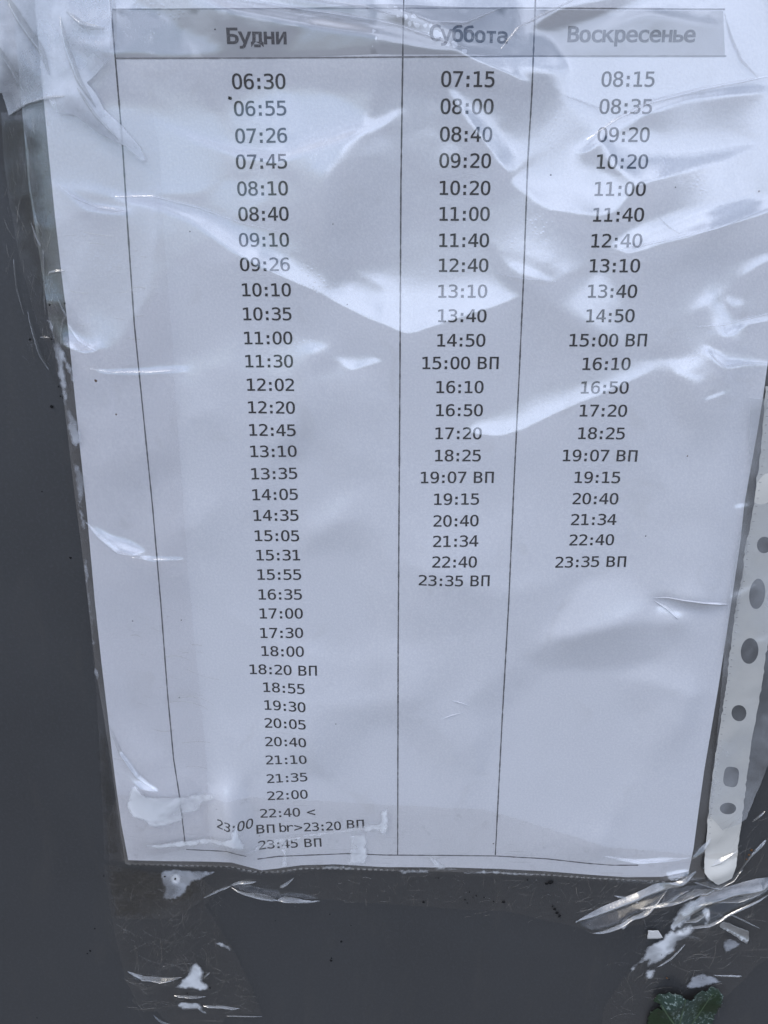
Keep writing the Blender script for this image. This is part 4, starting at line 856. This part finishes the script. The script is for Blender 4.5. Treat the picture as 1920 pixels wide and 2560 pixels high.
side_tape = thing('tape_strip', 'tape strip over the cream binding strip on the right, its glare painted as haze', 'tape', GROUP)
SIDE_F = relief([
    ([(1665, 1225), (1620, 1240), (1570, 1268), (1562, 1285), (1575, 1290), (1640, 1255), (1665, 1245)], 22, -6),
    ([(1610, 1372), (1665, 1355), (1665, 1375), (1625, 1385)], 24, 0), ([(1605, 1180), (1640, 1160), (1665, 1165), (1640, 1190)], 22, 0),
    ([(1590, 1500), (1650, 1480), (1640, 1500), (1600, 1515)], 20, 0), ([(1560, 1740), (1600, 1720), (1602, 1760), (1570, 1770)], 14, 0),
], 0.012, 0.0005, [(0.013, 4.5, (1, 1.4)), (0.004, 2.0, (1, 2))], seed=61, feather=True)
M_TAPE_GLARE = mat_film('painted_glare_tape', 1.8, 0.2, (0.95, 0.955, 0.96), 0.26, grain=0.4, haze_col=(0.60, 0.62, 0.64))  # haze paints the glare that lightens the strip's holes
side_h = lambda X, H: np.maximum(stack_h(X, H), 0.0012) + 0.0005 + soft_pos(sample(SIDE_F, X, H), 0.00025)
patch('tape_film', [(1618, 860), (1622, 1010), (1604, 1120), (1590, 1200), (1576, 1290), (1566, 1400), (1556, 1520), (1545, 1620), (1532, 1760), (1560, 1792), (1612, 1768), (1640, 1700), (1665, 1640), (1730, 1500), (1760, 1200), (1780, 860)], side_h, M_TAPE_GLARE, side_tape, 0.0010, rough=0.0001, seed=7)

low_tape = thing('tape_strip', 'wide scratched tape strip along the foot of the pocket, creased lower edge', 'tape', GROUP)
LOW_POLY = [(258, 1712), (420, 1716), (590, 1722), (860, 1738), (1045, 1746), (1200, 1790), (1320, 1830), (1500, 1846), (1600, 1840), (1612, 1870), (1602, 1884), (1550, 1914), (1480, 1935), (1420, 1965), (1396, 1985), (1388, 1998), (1330, 1998), (1310, 1997), (1296, 2004), (1270, 2007), (1230, 2002), (1180, 1992), (1140, 1980), (1090, 1972), (1010, 1970), (930, 1964), (830, 1957), (750, 1952), (690, 1944), (640, 1938), (602, 1936), (550, 1926), (500, 1914), (470, 1926), (440, 1945), (415, 1962), (380, 1985), (340, 1990), (250, 1990), (236, 1900), (228, 1780)]
low_h = lambda X, H: stack_h(X, H) + 0.00050 + soft_pos(sample(LOW_F, X, H) * (1 - 0.8 * sample(IN_PAPER, X, H)), 0.00015)
patch('tape_film', LOW_POLY, low_h, M_TAPE, low_tape, 0.0009, rough=0.0001, seed=4)

hang_tape = thing('tape_strip', 'scuffed tape end hanging below the lower left corner, wider at its foot', 'tape', GROUP)
HANG_POLY = [(223, 1868), (236, 1950), (250, 2028), (262, 2080), (270, 2116), (290, 2155), (305, 2183), (340, 2184), (352, 2200), (366, 2212), (376, 2230), (470, 2232), (485, 2200), (520, 2190), (567, 2193), (556, 2165), (535, 2115), (512, 2067), (498, 2040), (485, 2022), (466, 1990), (442, 1955), (470, 1927), (440, 1900), (300, 1880)]
hang_h = lambda X, H: stack_h(X, H) * 0.8 + 0.00095 + soft_pos(sample(HANG_F, X, H), 0.00012)
patch('tape_film', HANG_POLY, hang_h, M_TAPE, hang_tape, 0.0008, rough=0.0001, seed=5)

diag_tape = thing('tape_strip', 'torn tape strip running diagonally below the lower right corner, patched with white', 'tape', GROUP)
DIAG_POLY = [(1700, 1780), (1650, 1816), (1606, 1880), (1560, 1908), (1500, 1935), (1470, 1965), (1456, 1990), (1444, 2017), (1400, 2062), (1356, 2105), (1330, 2140), (1304, 2178), (1296, 2240), (1500, 2240), (1560, 2160), (1640, 2080), (1720, 2030)]
diag_h = lambda X, H: 0.0007 + stack_h(X, H) * 0.9 + soft_pos(sample(DIAG_F, X, H), 0.00015)
patch('tape_film', DIAG_POLY, diag_h, M_TAPE, diag_tape, 0.0009, rough=0.00012, seed=6)

def milky(parent, hf, polys, mat=M_MILK, lift=0.00012, seed=0):
    for i, p in enumerate(polys):
        patch('milky_patch', p, lambda X, H: hf(X, H) + lift, mat, parent, 0.0008, rough=0.00022, seed=seed + i)
milky(left_tape, left_h, [
    [(98, 691), (114, 692), (120, 712), (124, 732), (112, 735), (106, 710)],
    [(112, 737), (128, 733), (140, 752), (143, 780), (148, 830), (146, 872), (138, 880), (130, 848), (122, 800), (114, 760)],
    [(124, 764), (140, 755), (156, 790), (165, 828), (152, 822), (144, 800)],
    [(140, 876), (150, 884), (166, 905), (177, 935), (178, 960), (160, 970), (148, 940)],
    [(158, 1000), (176, 1006), (186, 1042), (182, 1064), (176, 1090), (188, 1140), (176, 1150), (166, 1080)],
    [(186, 1198), (194, 1230), (192, 1262), (200, 1330), (204, 1400), (198, 1404), (190, 1300), (180, 1230)],
    [(200, 1440), (214, 1447), (216, 1462), (206, 1470)],
], M_MILK_THIN, seed=100)
milky(low_tape, low_h, [
    [(270, 1742), (282, 1700), (296, 1692), (318, 1714), (376, 1722), (470, 1716), (474, 1721), (440, 1740), (424, 1757), (396, 1760), (400, 1768), (390, 1776), (350, 1784), (322, 1786), (315, 1776), (284, 1768)],
    [(316, 1838), (310, 1830), (400, 1818), (485, 1810), (500, 1800), (505, 1780), (512, 1776), (520, 1806), (532, 1836), (520, 1832), (500, 1825), (420, 1832), (350, 1840)],
    [(534, 1841), (560, 1836), (610, 1822), (680, 1808), (760, 1800), (830, 1797), (838, 1790), (832, 1770), (826, 1778), (790, 1782), (740, 1793), (660, 1804), (600, 1810), (545, 1826)],
    [(755, 1803), (790, 1801), (796, 1840), (788, 1868), (752, 1866), (756, 1830)],
    [(820, 1752), (840, 1742), (842, 1770), (836, 1802), (818, 1800)],
    [(606, 1812), (622, 1808), (622, 1870), (608, 1874)],
], M_MILK_SHEET, seed=120)
milky(low_tape, low_h, [
    [(922, 1848), (936, 1850), (962, 1868), (985, 1874), (990, 1880), (940, 1880)],
    [(690, 1872), (720, 1866), (760, 1870), (760, 1880), (700, 1880)],
    [(855, 1876), (900, 1874), (928, 1876), (926, 1888), (880, 1887), (868, 1892)],
    [(1002, 1880), (1060, 1879), (1130, 1882), (1210, 1889), (1212, 1893), (1150, 1893), (1060, 1887), (1000, 1888)],
], M_MILK, seed=130)
milky(low_tape, low_h, [
    [(346, 1895), (352, 1880), (380, 1876), (420, 1880), (465, 1884), (440, 1898), (415, 1905), (395, 1932), (372, 1945), (350, 1942), (356, 1920)],
], M_MILK_THIN, seed=140)
milky(low_tape, low_h, [oval(379, 1898, 14, 13)], M_MILK, 0.0002, seed=145)
milky(hang_tape, hang_h, [
    [(377, 2134), (390, 2118), (404, 2106), (410, 2086), (424, 2078), (436, 2088), (441, 2104), (438, 2118), (446, 2124), (452, 2134), (446, 2140), (420, 2138), (395, 2136)],
    [(382, 2170), (390, 2164), (420, 2163), (436, 2172), (446, 2182), (420, 2182), (395, 2182), (385, 2177)],
    [(462, 2038), (478, 2034), (494, 2040), (502, 2048), (497, 2056), (484, 2048)],
], M_MILK, seed=150)
milky(diag_tape, diag_h, [
    [(1448, 2008), (1452, 1985), (1470, 1962), (1490, 1945), (1512, 1948), (1500, 1975), (1478, 1996), (1456, 2012)],
    [(1359, 2108), (1365, 2090), (1384, 2075), (1396, 2052), (1410, 2040), (1430, 2030), (1444, 2012), (1470, 2004), (1492, 1990), (1500, 1998), (1488, 2014), (1505, 2018), (1512, 2026), (1508, 2030), (1484, 2022), (1466, 2040), (1462, 2055), (1444, 2066), (1430, 2080), (1396, 2092), (1400, 2078), (1380, 2086), (1370, 2100)],
    [(1390, 2112), (1394, 2095), (1412, 2090), (1418, 2096), (1414, 2110), (1404, 2116)],
    [(1518, 1978), (1530, 1970), (1540, 1974), (1536, 1986), (1528, 1996), (1533, 2002), (1514, 1996), (1524, 1990)],
], M_MILK, 0.00018, seed=160)
milky(diag_tape, diag_h, [
    [(1562, 2046), (1566, 2028), (1576, 2022), (1600, 2034), (1594, 2046), (1580, 2058), (1566, 2058)],
    [(1480, 2130), (1495, 2110), (1520, 2102), (1545, 2110), (1562, 2122), (1540, 2126), (1510, 2135), (1482, 2136)],
], M_MILK_THIN, 0.00018, seed=170)
for i, (x, y, r) in enumerate([(1190, 1907, 7), (1181, 1910, 4), (1140, 1902, 2.2), (1088, 1948, 4.5), (1066, 1948, 2.5), (1014, 1928, 2), (1029, 1936, 2.2), (1005, 1945, 2.2), (1010, 1952, 1.8), (1022, 1940, 1.6), (1198, 1964, 4), (1204, 1972, 4.5), (1209, 1979, 4.5), (1194, 1958, 2.6), (948, 1897, 1.8), (941, 1897, 1.8), (1046, 1940, 1.8), (915, 1950, 3)]):
    speck('dirt_speck', x, y, r, low_h, M_DIRT, low_tape, 200 + i)
for i, (x, y, r) in enumerate([(379, 1898, 2.6), (356, 1893, 2.6), (224, 1892, 2), (258, 1878, 1.8), (288, 1951, 1.8)]):
    speck('dirt_speck', x, y, r, lambda X, H: low_h(X, H) + 0.0003, M_DIRT, low_tape, 230 + i)
for i, (x, y, r) in enumerate([(454, 2132, 3), (405, 2144, 2.2)]):
    speck('dirt_speck', x, y, r, lambda X, H: hang_h(X, H) + 0.0002, M_DIRT, hang_tape, 240 + i)
for i, (x, y, r) in enumerate([(126, 835, 2.4), (130, 856, 2), (137, 859, 2), (112, 658, 2.2), (63, 733, 2.2), (110, 879, 3.4), (144, 655, 1.8)]):
    speck('dirt_speck', x, y, r, left_h, M_DIRT, left_tape, 250 + i)
for i, (x, y, r, m) in enumerate([(1617, 1846, 3, M_RUST), (1623, 1836, 3.4, M_RUST), (1612, 1856, 2.4, M_RUST), (1440, 2112, 3, M_RUST), (1445, 2115, 2.2, M_DIRT), (1429, 2062, 1.5, M_DIRT), (1456, 2055, 1.5, M_RUST)]):
    speck('dirt_speck', x, y, r, lambda X, H: diag_h(X, H) + 0.0003, m, diag_tape, 260 + i)

# ------------------------------------------------------------------ scraps
M_SCRAP = mat_plain('torn_paper', (0.55, 0.54, 0.52), 0.8, 0.2, 0.12, 300)
def flake(name, poly, label, cat, hf, mat, step=0.0008, seed=0, thick=0.00012):
    o = patch(name, poly, hf, mat, None, step, rough=0.00008, seed=seed)
    sm = o.modifiers.new('thickness', 'SOLIDIFY'); sm.thickness = thick; sm.offset = -1
    o['label'] = label; o['category'] = cat
    return o
flake('paper_scrap', [(1400, 2011), (1422, 2010), (1432, 2025), (1420, 2028), (1399, 2029)], 'small torn white scrap on the grey panel beside the diagonal tape', 'scrap', lambda X, H: 0.0015 + (X - X.min()) * 0.06, M_SCRAP, seed=1)
flake('plastic_shard', [(1553, 1993), (1562, 1991), (1590, 2005), (1620, 2016), (1620, 2032), (1612, 2036), (1585, 2020), (1555, 2002)], 'narrow glossy plastic shard lying across the diagonal tape', 'scrap', lambda X, H: diag_h(X, H) + 0.0012, M_TAPE_FOLD, seed=2)

# ------------------------------------------------------------------ the leaf at the lower edge
def mat_leaf():
    m, t, b, pos = base_mat('dark_leaf')
    n = noise(t, pos, 140, 5, 0.65); sp = noise(t, pos, 700, 3, 0.75)
    c = mix_rgb(t, n, (0.005, 0.014, 0.004), (0.014, 0.032, 0.010))
    powder = smooth(t, noise(t, pos, 55, 3, 0.5), 0.42, 0.58)
    c = mix_rgb(t, math_node(t, 'MULTIPLY', powder, 0.7), c, (0.026, 0.048, 0.040))
    c = mix_rgb(t, math_node(t, 'MULTIPLY', smooth(t, sp, 0.54, 0.62), powder), c, (0.19, 0.24, 0.22))
    t.links.new(c, b.inputs['Base Color']); b.inputs['Roughness'].default_value = 0.45
    t.links.new(bump(t, n, 0.5, 0.0008), b.inputs['Normal'])
    return m
M_LEAF = mat_leaf()
LEAF_F = relief([], 0.012, 0.0012, [(0.008, 22, (1, 1.3))], seed=51)
leaf_h = lambda X, H: 0.0030 + soft_pos(sample(LEAF_F, X, H), 0.0005) + 0.0015 * np.sin((X - 0.09) * 300)
leaf = thing('torn_leaf', 'torn dark green leaf with powdery white spots at the lower right', 'leaf')
LEAF_POLY = [(1398, 2250), (1404, 2212), (1408, 2198), (1418, 2186), (1430, 2178), (1428, 2171), (1414, 2168), (1424, 2155), (1440, 2146), (1456, 2141), (1466, 2141), (1480, 2153), (1494, 2163), (1500, 2152), (1508, 2148), (1518, 2144), (1530, 2145), (1540, 2136), (1552, 2138), (1561, 2148), (1555, 2170), (1546, 2195), (1540, 2225), (1530, 2260)]
o = patch('leaf_blade', LEAF_POLY, leaf_h, M_LEAF, leaf, 0.0006, rough=0.0003, seed=8)
sm = o.modifiers.new('thickness', 'SOLIDIFY'); sm.thickness = 0.0003; sm.offset = -1
M_VEIN = mat_plain('leaf_vein', (0.06, 0.09, 0.05), 0.5, 0.4, 0.2, 400)
for i, v in enumerate(([(1460, 2250), (1470, 2205), (1476, 2180), (1480, 2158)], [(1476, 2240), (1510, 2190), (1540, 2146)], [(1465, 2225), (1440, 2190), (1428, 2168)])):
    ribbon('leaf_vein', v, [0.0007, 0.0003], lambda X, H: leaf_h(X, H) + 0.00008, M_VEIN, leaf, 0.0006, 0.1, i)

# ------------------------------------------------------------------ pinched folds and scuffs
def folds(parent, hf, rows, mat=M_TAPE_FOLD, name='pinched_fold', seed=300):
    for i, (path, wpx, rise, lean) in enumerate(rows):
        fold(name, path, wpx, rise, hf, mat, parent, lean, seed + i)
folds(low_tape, low_h, [
    ([(1244, 1993), (1300, 1965), (1380, 1933), (1440, 1904), (1500, 1878)], [9, 16, 20, 22, 12], 0.0030, 0.72),
    ([(1268, 2004), (1330, 1978), (1400, 1946), (1440, 1922)], [4, 8, 8, 4], 0.0018, 0.7),
    ([(1328, 1936), (1355, 1941), (1380, 1947)], [3, 7, 3], 0.0010, 0.7),
    ([(1340, 1996), (1352, 1984), (1364, 1966)], [22, 12, 2], 0.0012, 0.8),
    ([(1380, 1950), (1450, 1934), (1500, 1918), (1548, 1909)], [3, 8, 10, 4], 0.0018, 0.7),
    ([(1500, 1906), (1549, 1908), (1580, 1896), (1606, 1880)], [4, 8, 8, 4], 0.0014, 0.7),
    ([(1490, 1852), (1512, 1832), (1534, 1808)], [4, 14, 4], 0.0016, 0.7),
    ([(1516, 1872), (1550, 1856), (1588, 1836)], [4, 12, 3], 0.0016, 0.72),
    ([(1520, 1886), (1556, 1878), (1592, 1858)], [3, 9, 4], 0.0014, 0.7),
    ([(1530, 1900), (1548, 1890), (1572, 1882)], [3, 8, 4], 0.0012, 0.7),
    ([(500, 1911), (520, 1906), (553, 1906)], [3, 9, 4], 0.0014, 0.7),
    ([(500, 1915), (550, 1924), (590, 1933), (604, 1938)], [3, 6, 9, 5], 0.0014, 0.6),
    ([(602, 1936), (640, 1938), (692, 1945)], [12, 9, 2], 0.0012, 0.75),
    ([(604, 1918), (618, 1910), (634, 1898)], [6, 8, 3], 0.0014, 0.7),
    ([(440, 1940), (470, 1924), (500, 1912)], [3, 6, 3], 0.0009, 0.6),
])
folds(diag_tape, diag_h, [
    ([(1452, 2004), (1474, 1976), (1520, 1942), (1580, 1922), (1680, 1898)], [14, 24, 34, 36, 34], 0.0034, 0.74),
    ([(1470, 2002), (1520, 1984), (1580, 1958), (1665, 1926)], [3, 6, 7, 6], 0.0010, 0.7),
    ([(1594, 1886), (1625, 1846), (1655, 1815)], [4, 5, 10], 0.0012, 0.6),
    ([(1548, 1964), (1590, 1980), (1640, 2005)], [2, 4, 2], 0.0007, 0.6),
    ([(1540, 2105), (1575, 2104), (1600, 2106)], [2, 3, 6], 0.0008, 0.6),
    ([(1625, 1775), (1640, 1758), (1650, 1750)], [3, 5, 3], 0.0008, 0.6),
    ([(1500, 1960), (1540, 1948), (1590, 1940), (1660, 1916)], [4, 8, 9, 5], 0.0012, 0.65),
    ([(1470, 1992), (1500, 1982), (1530, 1962)], [3, 6, 3], 0.0010, 0.7),
    ([(1400, 1960), (1440, 1950), (1470, 1930), (1490, 1924)], [3, 8, 7, 3], 0.0013, 0.7),
    ([(1384, 1975), (1392, 1990), (1396, 2004)], [2, 5, 2], 0.0010, 0.5),
    ([(1420, 2090), (1450, 2070), (1480, 2040)], [2, 4, 2], 0.0007, 0.6),
])
folds(hang_tape, hang_h, [
    ([(276, 2098), (310, 2109), (350, 2112), (392, 2110)], [5, 7, 6, 3], 0.0015, 0.7),
    ([(376, 2150), (410, 2151), (445, 2152)], [3, 4, 2], 0.0009, 0.7),
    ([(440, 2172), (480, 2173), (518, 2177)], [4, 5, 3], 0.0010, 0.7),
    ([(427, 2171), (440, 2180), (448, 2185)], [3, 4, 2], 0.0009, 0.6),
    ([(333, 2190), (350, 2203), (372, 2214)], [2, 4, 2], 0.0009, 0.6),
    ([(440, 2112), (446, 2104), (454, 2100)], [3, 4, 2], 0.0009, 0.6),
    ([(490, 2192), (530, 2193), (566, 2194)], [1.5, 2, 1.5], 0.0005, 0.6),
])
folds(left_tape, left_h, [
    ([(58, 672), (72, 722), (86, 766), (104, 800)], [3, 6, 8, 3], 0.0013, 0.6),
    ([(66, 480), (80, 512), (90, 532)], [2, 4, 5], 0.0009, 0.6),
    ([(84, 728), (96, 728), (108, 730)], [4, 6, 3], 0.0010, 0.7),
    ([(128, 640), (140, 668), (148, 682), (140, 692), (137, 720), (138, 760)], [2, 3, 5, 3, 2, 2], 0.0008, 0.5),
    ([(96, 540), (98, 600), (98, 680)], [3, 4, 4], 0.0006, 0.5),
    ([(28, 560), (34, 620), (50, 680)], [3, 4, 3], 0.0005, 0.5),
    ([(108, 590), (124, 586), (144, 585)], [6, 8, 4], 0.0010, 0.8),
])
folds(top_tape, top_tape_h, [
    ([(14, -10), (50, 50), (92, 110), (112, 165)], [10, 18, 16, 6], 0.0024, 0.6),
    ([(136, 40), (152, 110), (178, 178), (214, 236)], [8, 16, 14, 5], 0.0022, 0.45),
    ([(-10, 90), (30, 150), (58, 205)], [8, 12, 5], 0.0018, 0.6),
    ([(18, 250), (56, 228), (108, 214), (150, 212)], [4, 8, 9, 4], 0.0014, 0.7),
    ([(150, 30), (190, 62), (236, 70)], [6, 14, 6], 0.0018, 0.7),
    ([(176, 196), (214, 254), (262, 306)], [5, 8, 4], 0.0012, 0.4),
], M_TAPE_FOLD, 'pinched_fold', 640)
folds(pocket, lambda X, H: film_h(X, H), [
    ([(1262, 306), (1330, 258), (1400, 222), (1520, 192), (1665, 164)], [4, 8, 10, 9, 6], 0.0011, 0.72),
    ([(1500, 705), (1560, 700), (1610, 688), (1665, 676)], [3, 7, 8, 6], 0.0010, 0.7),
    ([(1220, 206), (1262, 222), (1300, 236)], [3, 5, 3], 0.0006, 0.7),
    ([(430, 0), (560, 14), (700, 36), (860, 68), (1010, 116)], [5, 9, 12, 9, 4], 0.0014, 0.7),
    ([(540, -10), (640, 2), (780, 26), (900, 62)], [3, 6, 7, 3], 0.0009, 0.6),
    ([(250, 425), (330, 424), (430, 448), (520, 481), (600, 500)], [3, 6, 8, 6, 3], 0.0009, 0.7),
    ([(118, 392), (160, 424), (215, 448), (276, 458)], [4, 10, 9, 4], 0.0012, 0.72),
    ([(1070, 590), (1130, 602), (1198, 608)], [2, 4, 2], 0.0005, 0.7),
    ([(1330, 540), (1420, 522), (1540, 494), (1640, 455)], [3, 7, 8, 4], 0.0009, 0.72),
    ([(1516, 752), (1556, 790), (1600, 784), (1660, 784)], [3, 6, 7, 4], 0.0009, 0.7),
    ([(200, 795), (250, 802), (330, 802), (405, 797)], [3, 6, 6, 2], 0.0009, 0.7),
    ([(186, 1128), (220, 1158), (262, 1186), (312, 1196)], [4, 12, 14, 5], 0.0014, 0.74),
    ([(290, 1198), (340, 1203), (402, 1204)], [3, 5, 2], 0.0008, 0.7),
    ([(148, 698), (178, 734), (214, 756)], [4, 12, 4], 0.0013, 0.74),
    ([(236, 1566), (262, 1622), (300, 1668), (346, 1700)], [4, 10, 13, 5], 0.0016, 0.74),
    ([(1300, 1848), (1380, 1856), (1488, 1850)], [3, 6, 4], 0.0012, 0.7),
    ([(860, 30), (930, 60), (1000, 58), (1080, 20)], [3, 7, 8, 4], 0.0010, 0.7),
    ([(1080, 110), (1120, 60), (1190, 24), (1260, -10)], [3, 6, 8, 5], 0.0009, 0.6),
    ([(1420, 470), (1440, 490), (1464, 506)], [2, 3, 2], 0.0005, 0.6),
    ([(1565, 30), (1578, 80), (1600, 130), (1640, 170)], [3, 6, 6, 3], 0.0009, 0.5),
], M_FILM_FOLD, 'film_crease', 600)
folds(sheet, on_paper, [
    ([(1408, 1289), (1440, 1288), (1490, 1294), (1570, 1306)], [4, 7, 9, 12], 0.0011, 0.35),
    ([(1412, 1296), (1440, 1312), (1462, 1334)], [3, 9, 4], 0.0008, 0.7),
    ([(972, 1507), (994, 1513), (1012, 1520)], [1.5, 3, 1.5], 0.0003, 0.6),
    ([(955, 1548), (975, 1540), (1000, 1534)], [1.5, 3, 1.5], 0.0003, 0.6),
], M_PAPER, 'paper_crease', 700)
# hair-fine scuffs of the old tape
def scuffs(parent, hf, regions, seed):
    for k, r in enumerate(regions): scuff_region(parent, hf, [r], seed * 10 + k)
def scuff_region(parent, hf, spots, seed):
    rng = np.random.default_rng(seed)
    V, Fc, Dd = [], [], []
    for (x0, x1, y0, y1, n, amin, amax, lmax) in spots:
        for _ in range(int(n * 1.7)):
            x, y = rng.uniform(x0, x1), rng.uniform(y0, y1)
            a = math.radians(rng.uniform(amin, amax)); L = rng.uniform(0.15, 1) ** 2 * lmax + 4
            bend = rng.normal(0, 0.12); k = 7
            tt = np.linspace(-.5, .5, k)
            px = x + np.cos(a + bend * tt * 2) * tt * L; py = y - np.sin(a + bend * tt * 2) * tt * L
            X, H = W(px, py)
            w = rng.uniform(0.15, 1) ** 2 * 0.00014 + 0.00002 * (1 - (2 * np.abs(tt)) ** 2 + 0.1)
            nx, nh = math.sin(a), math.cos(a)
            o = len(V)
            base = hf(X, H)
            for s, lift in ((-1, 0.00003), (0, 0.00011), (1, 0.00003)):
                for i in range(k):
                    V.append((X[i] + nx * w[i] * s, H[i] + nh * w[i] * s)); Dd.append(base[i] + lift)
            for r in range(2):
                for i in range(k - 1):
                    Fc.append((o + r * k + i, o + r * k + i + 1, o + (r + 1) * k + i + 1, o + (r + 1) * k + i))
    V = np.array(V)
    return link('scuff_pattern', to3(V[:, 0], V[:, 1], np.array(Dd)), Fc, M_CREASE, parent)
scuffs(hang_tape, hang_h, [(240, 470, 1900, 2000, 45, 20, 160, 40), (265, 480, 2000, 2090, 70, 20, 160, 60), (280, 540, 2090, 2180, 60, -30, 200, 50), (330, 430, 1990, 2080, 14, 40, 60, 120)], 1)
scuffs(low_tape, low_h, [(240, 480, 1890, 1960, 30, 0, 180, 36), (640, 1000, 1890, 1955, 46, 0, 180, 26), (1000, 1300, 1900, 1985, 30, 0, 180, 40), (1250, 1520, 1900, 1990, 46, 0, 70, 70)], 2)
scuffs(diag_tape, diag_h, [(1380, 1640, 1920, 2080, 60, -10, 80, 60), (1330, 1560, 2060, 2200, 50, 0, 160, 60), (1560, 1650, 1760, 1900, 16, 20, 80, 70)], 3)
scuffs(left_tape, left_h, [(5, 110, 250, 600, 60, 60, 120, 50), (50, 130, 600, 800, 40, 70, 130, 50), (150, 340, 480, 800, 14, -10, 10, 70), (260, 440, 1300, 1700, 18, -25, 5, 90)], 4)
for i, p in enumerate([[(-20, 246), (60, 244), (96, 300), (108, 460), (112, 600), (90, 640), (40, 560), (10, 430), (-20, 330)], [(60, 600), (80, 700), (110, 780), (140, 850), (120, 850), (90, 770), (66, 690)]]):
    patch('grime_stain', p, lambda X, H: left_h(X, H) - 0.00012, M_GRIME, left_tape, 0.0012, rough=0.0002, seed=i)
for i, p in enumerate([[(206, 1570), (238, 1590), (256, 1740), (262, 1850), (222, 1850), (210, 1700)], [(225, 1870), (420, 1880), (440, 1930), (330, 1985), (240, 1985)]]):
    patch('grime_stain', p, lambda X, H: low_h(X, H) - 0.00025, M_GRIME, low_tape, 0.0014, rough=0.0002, seed=i)
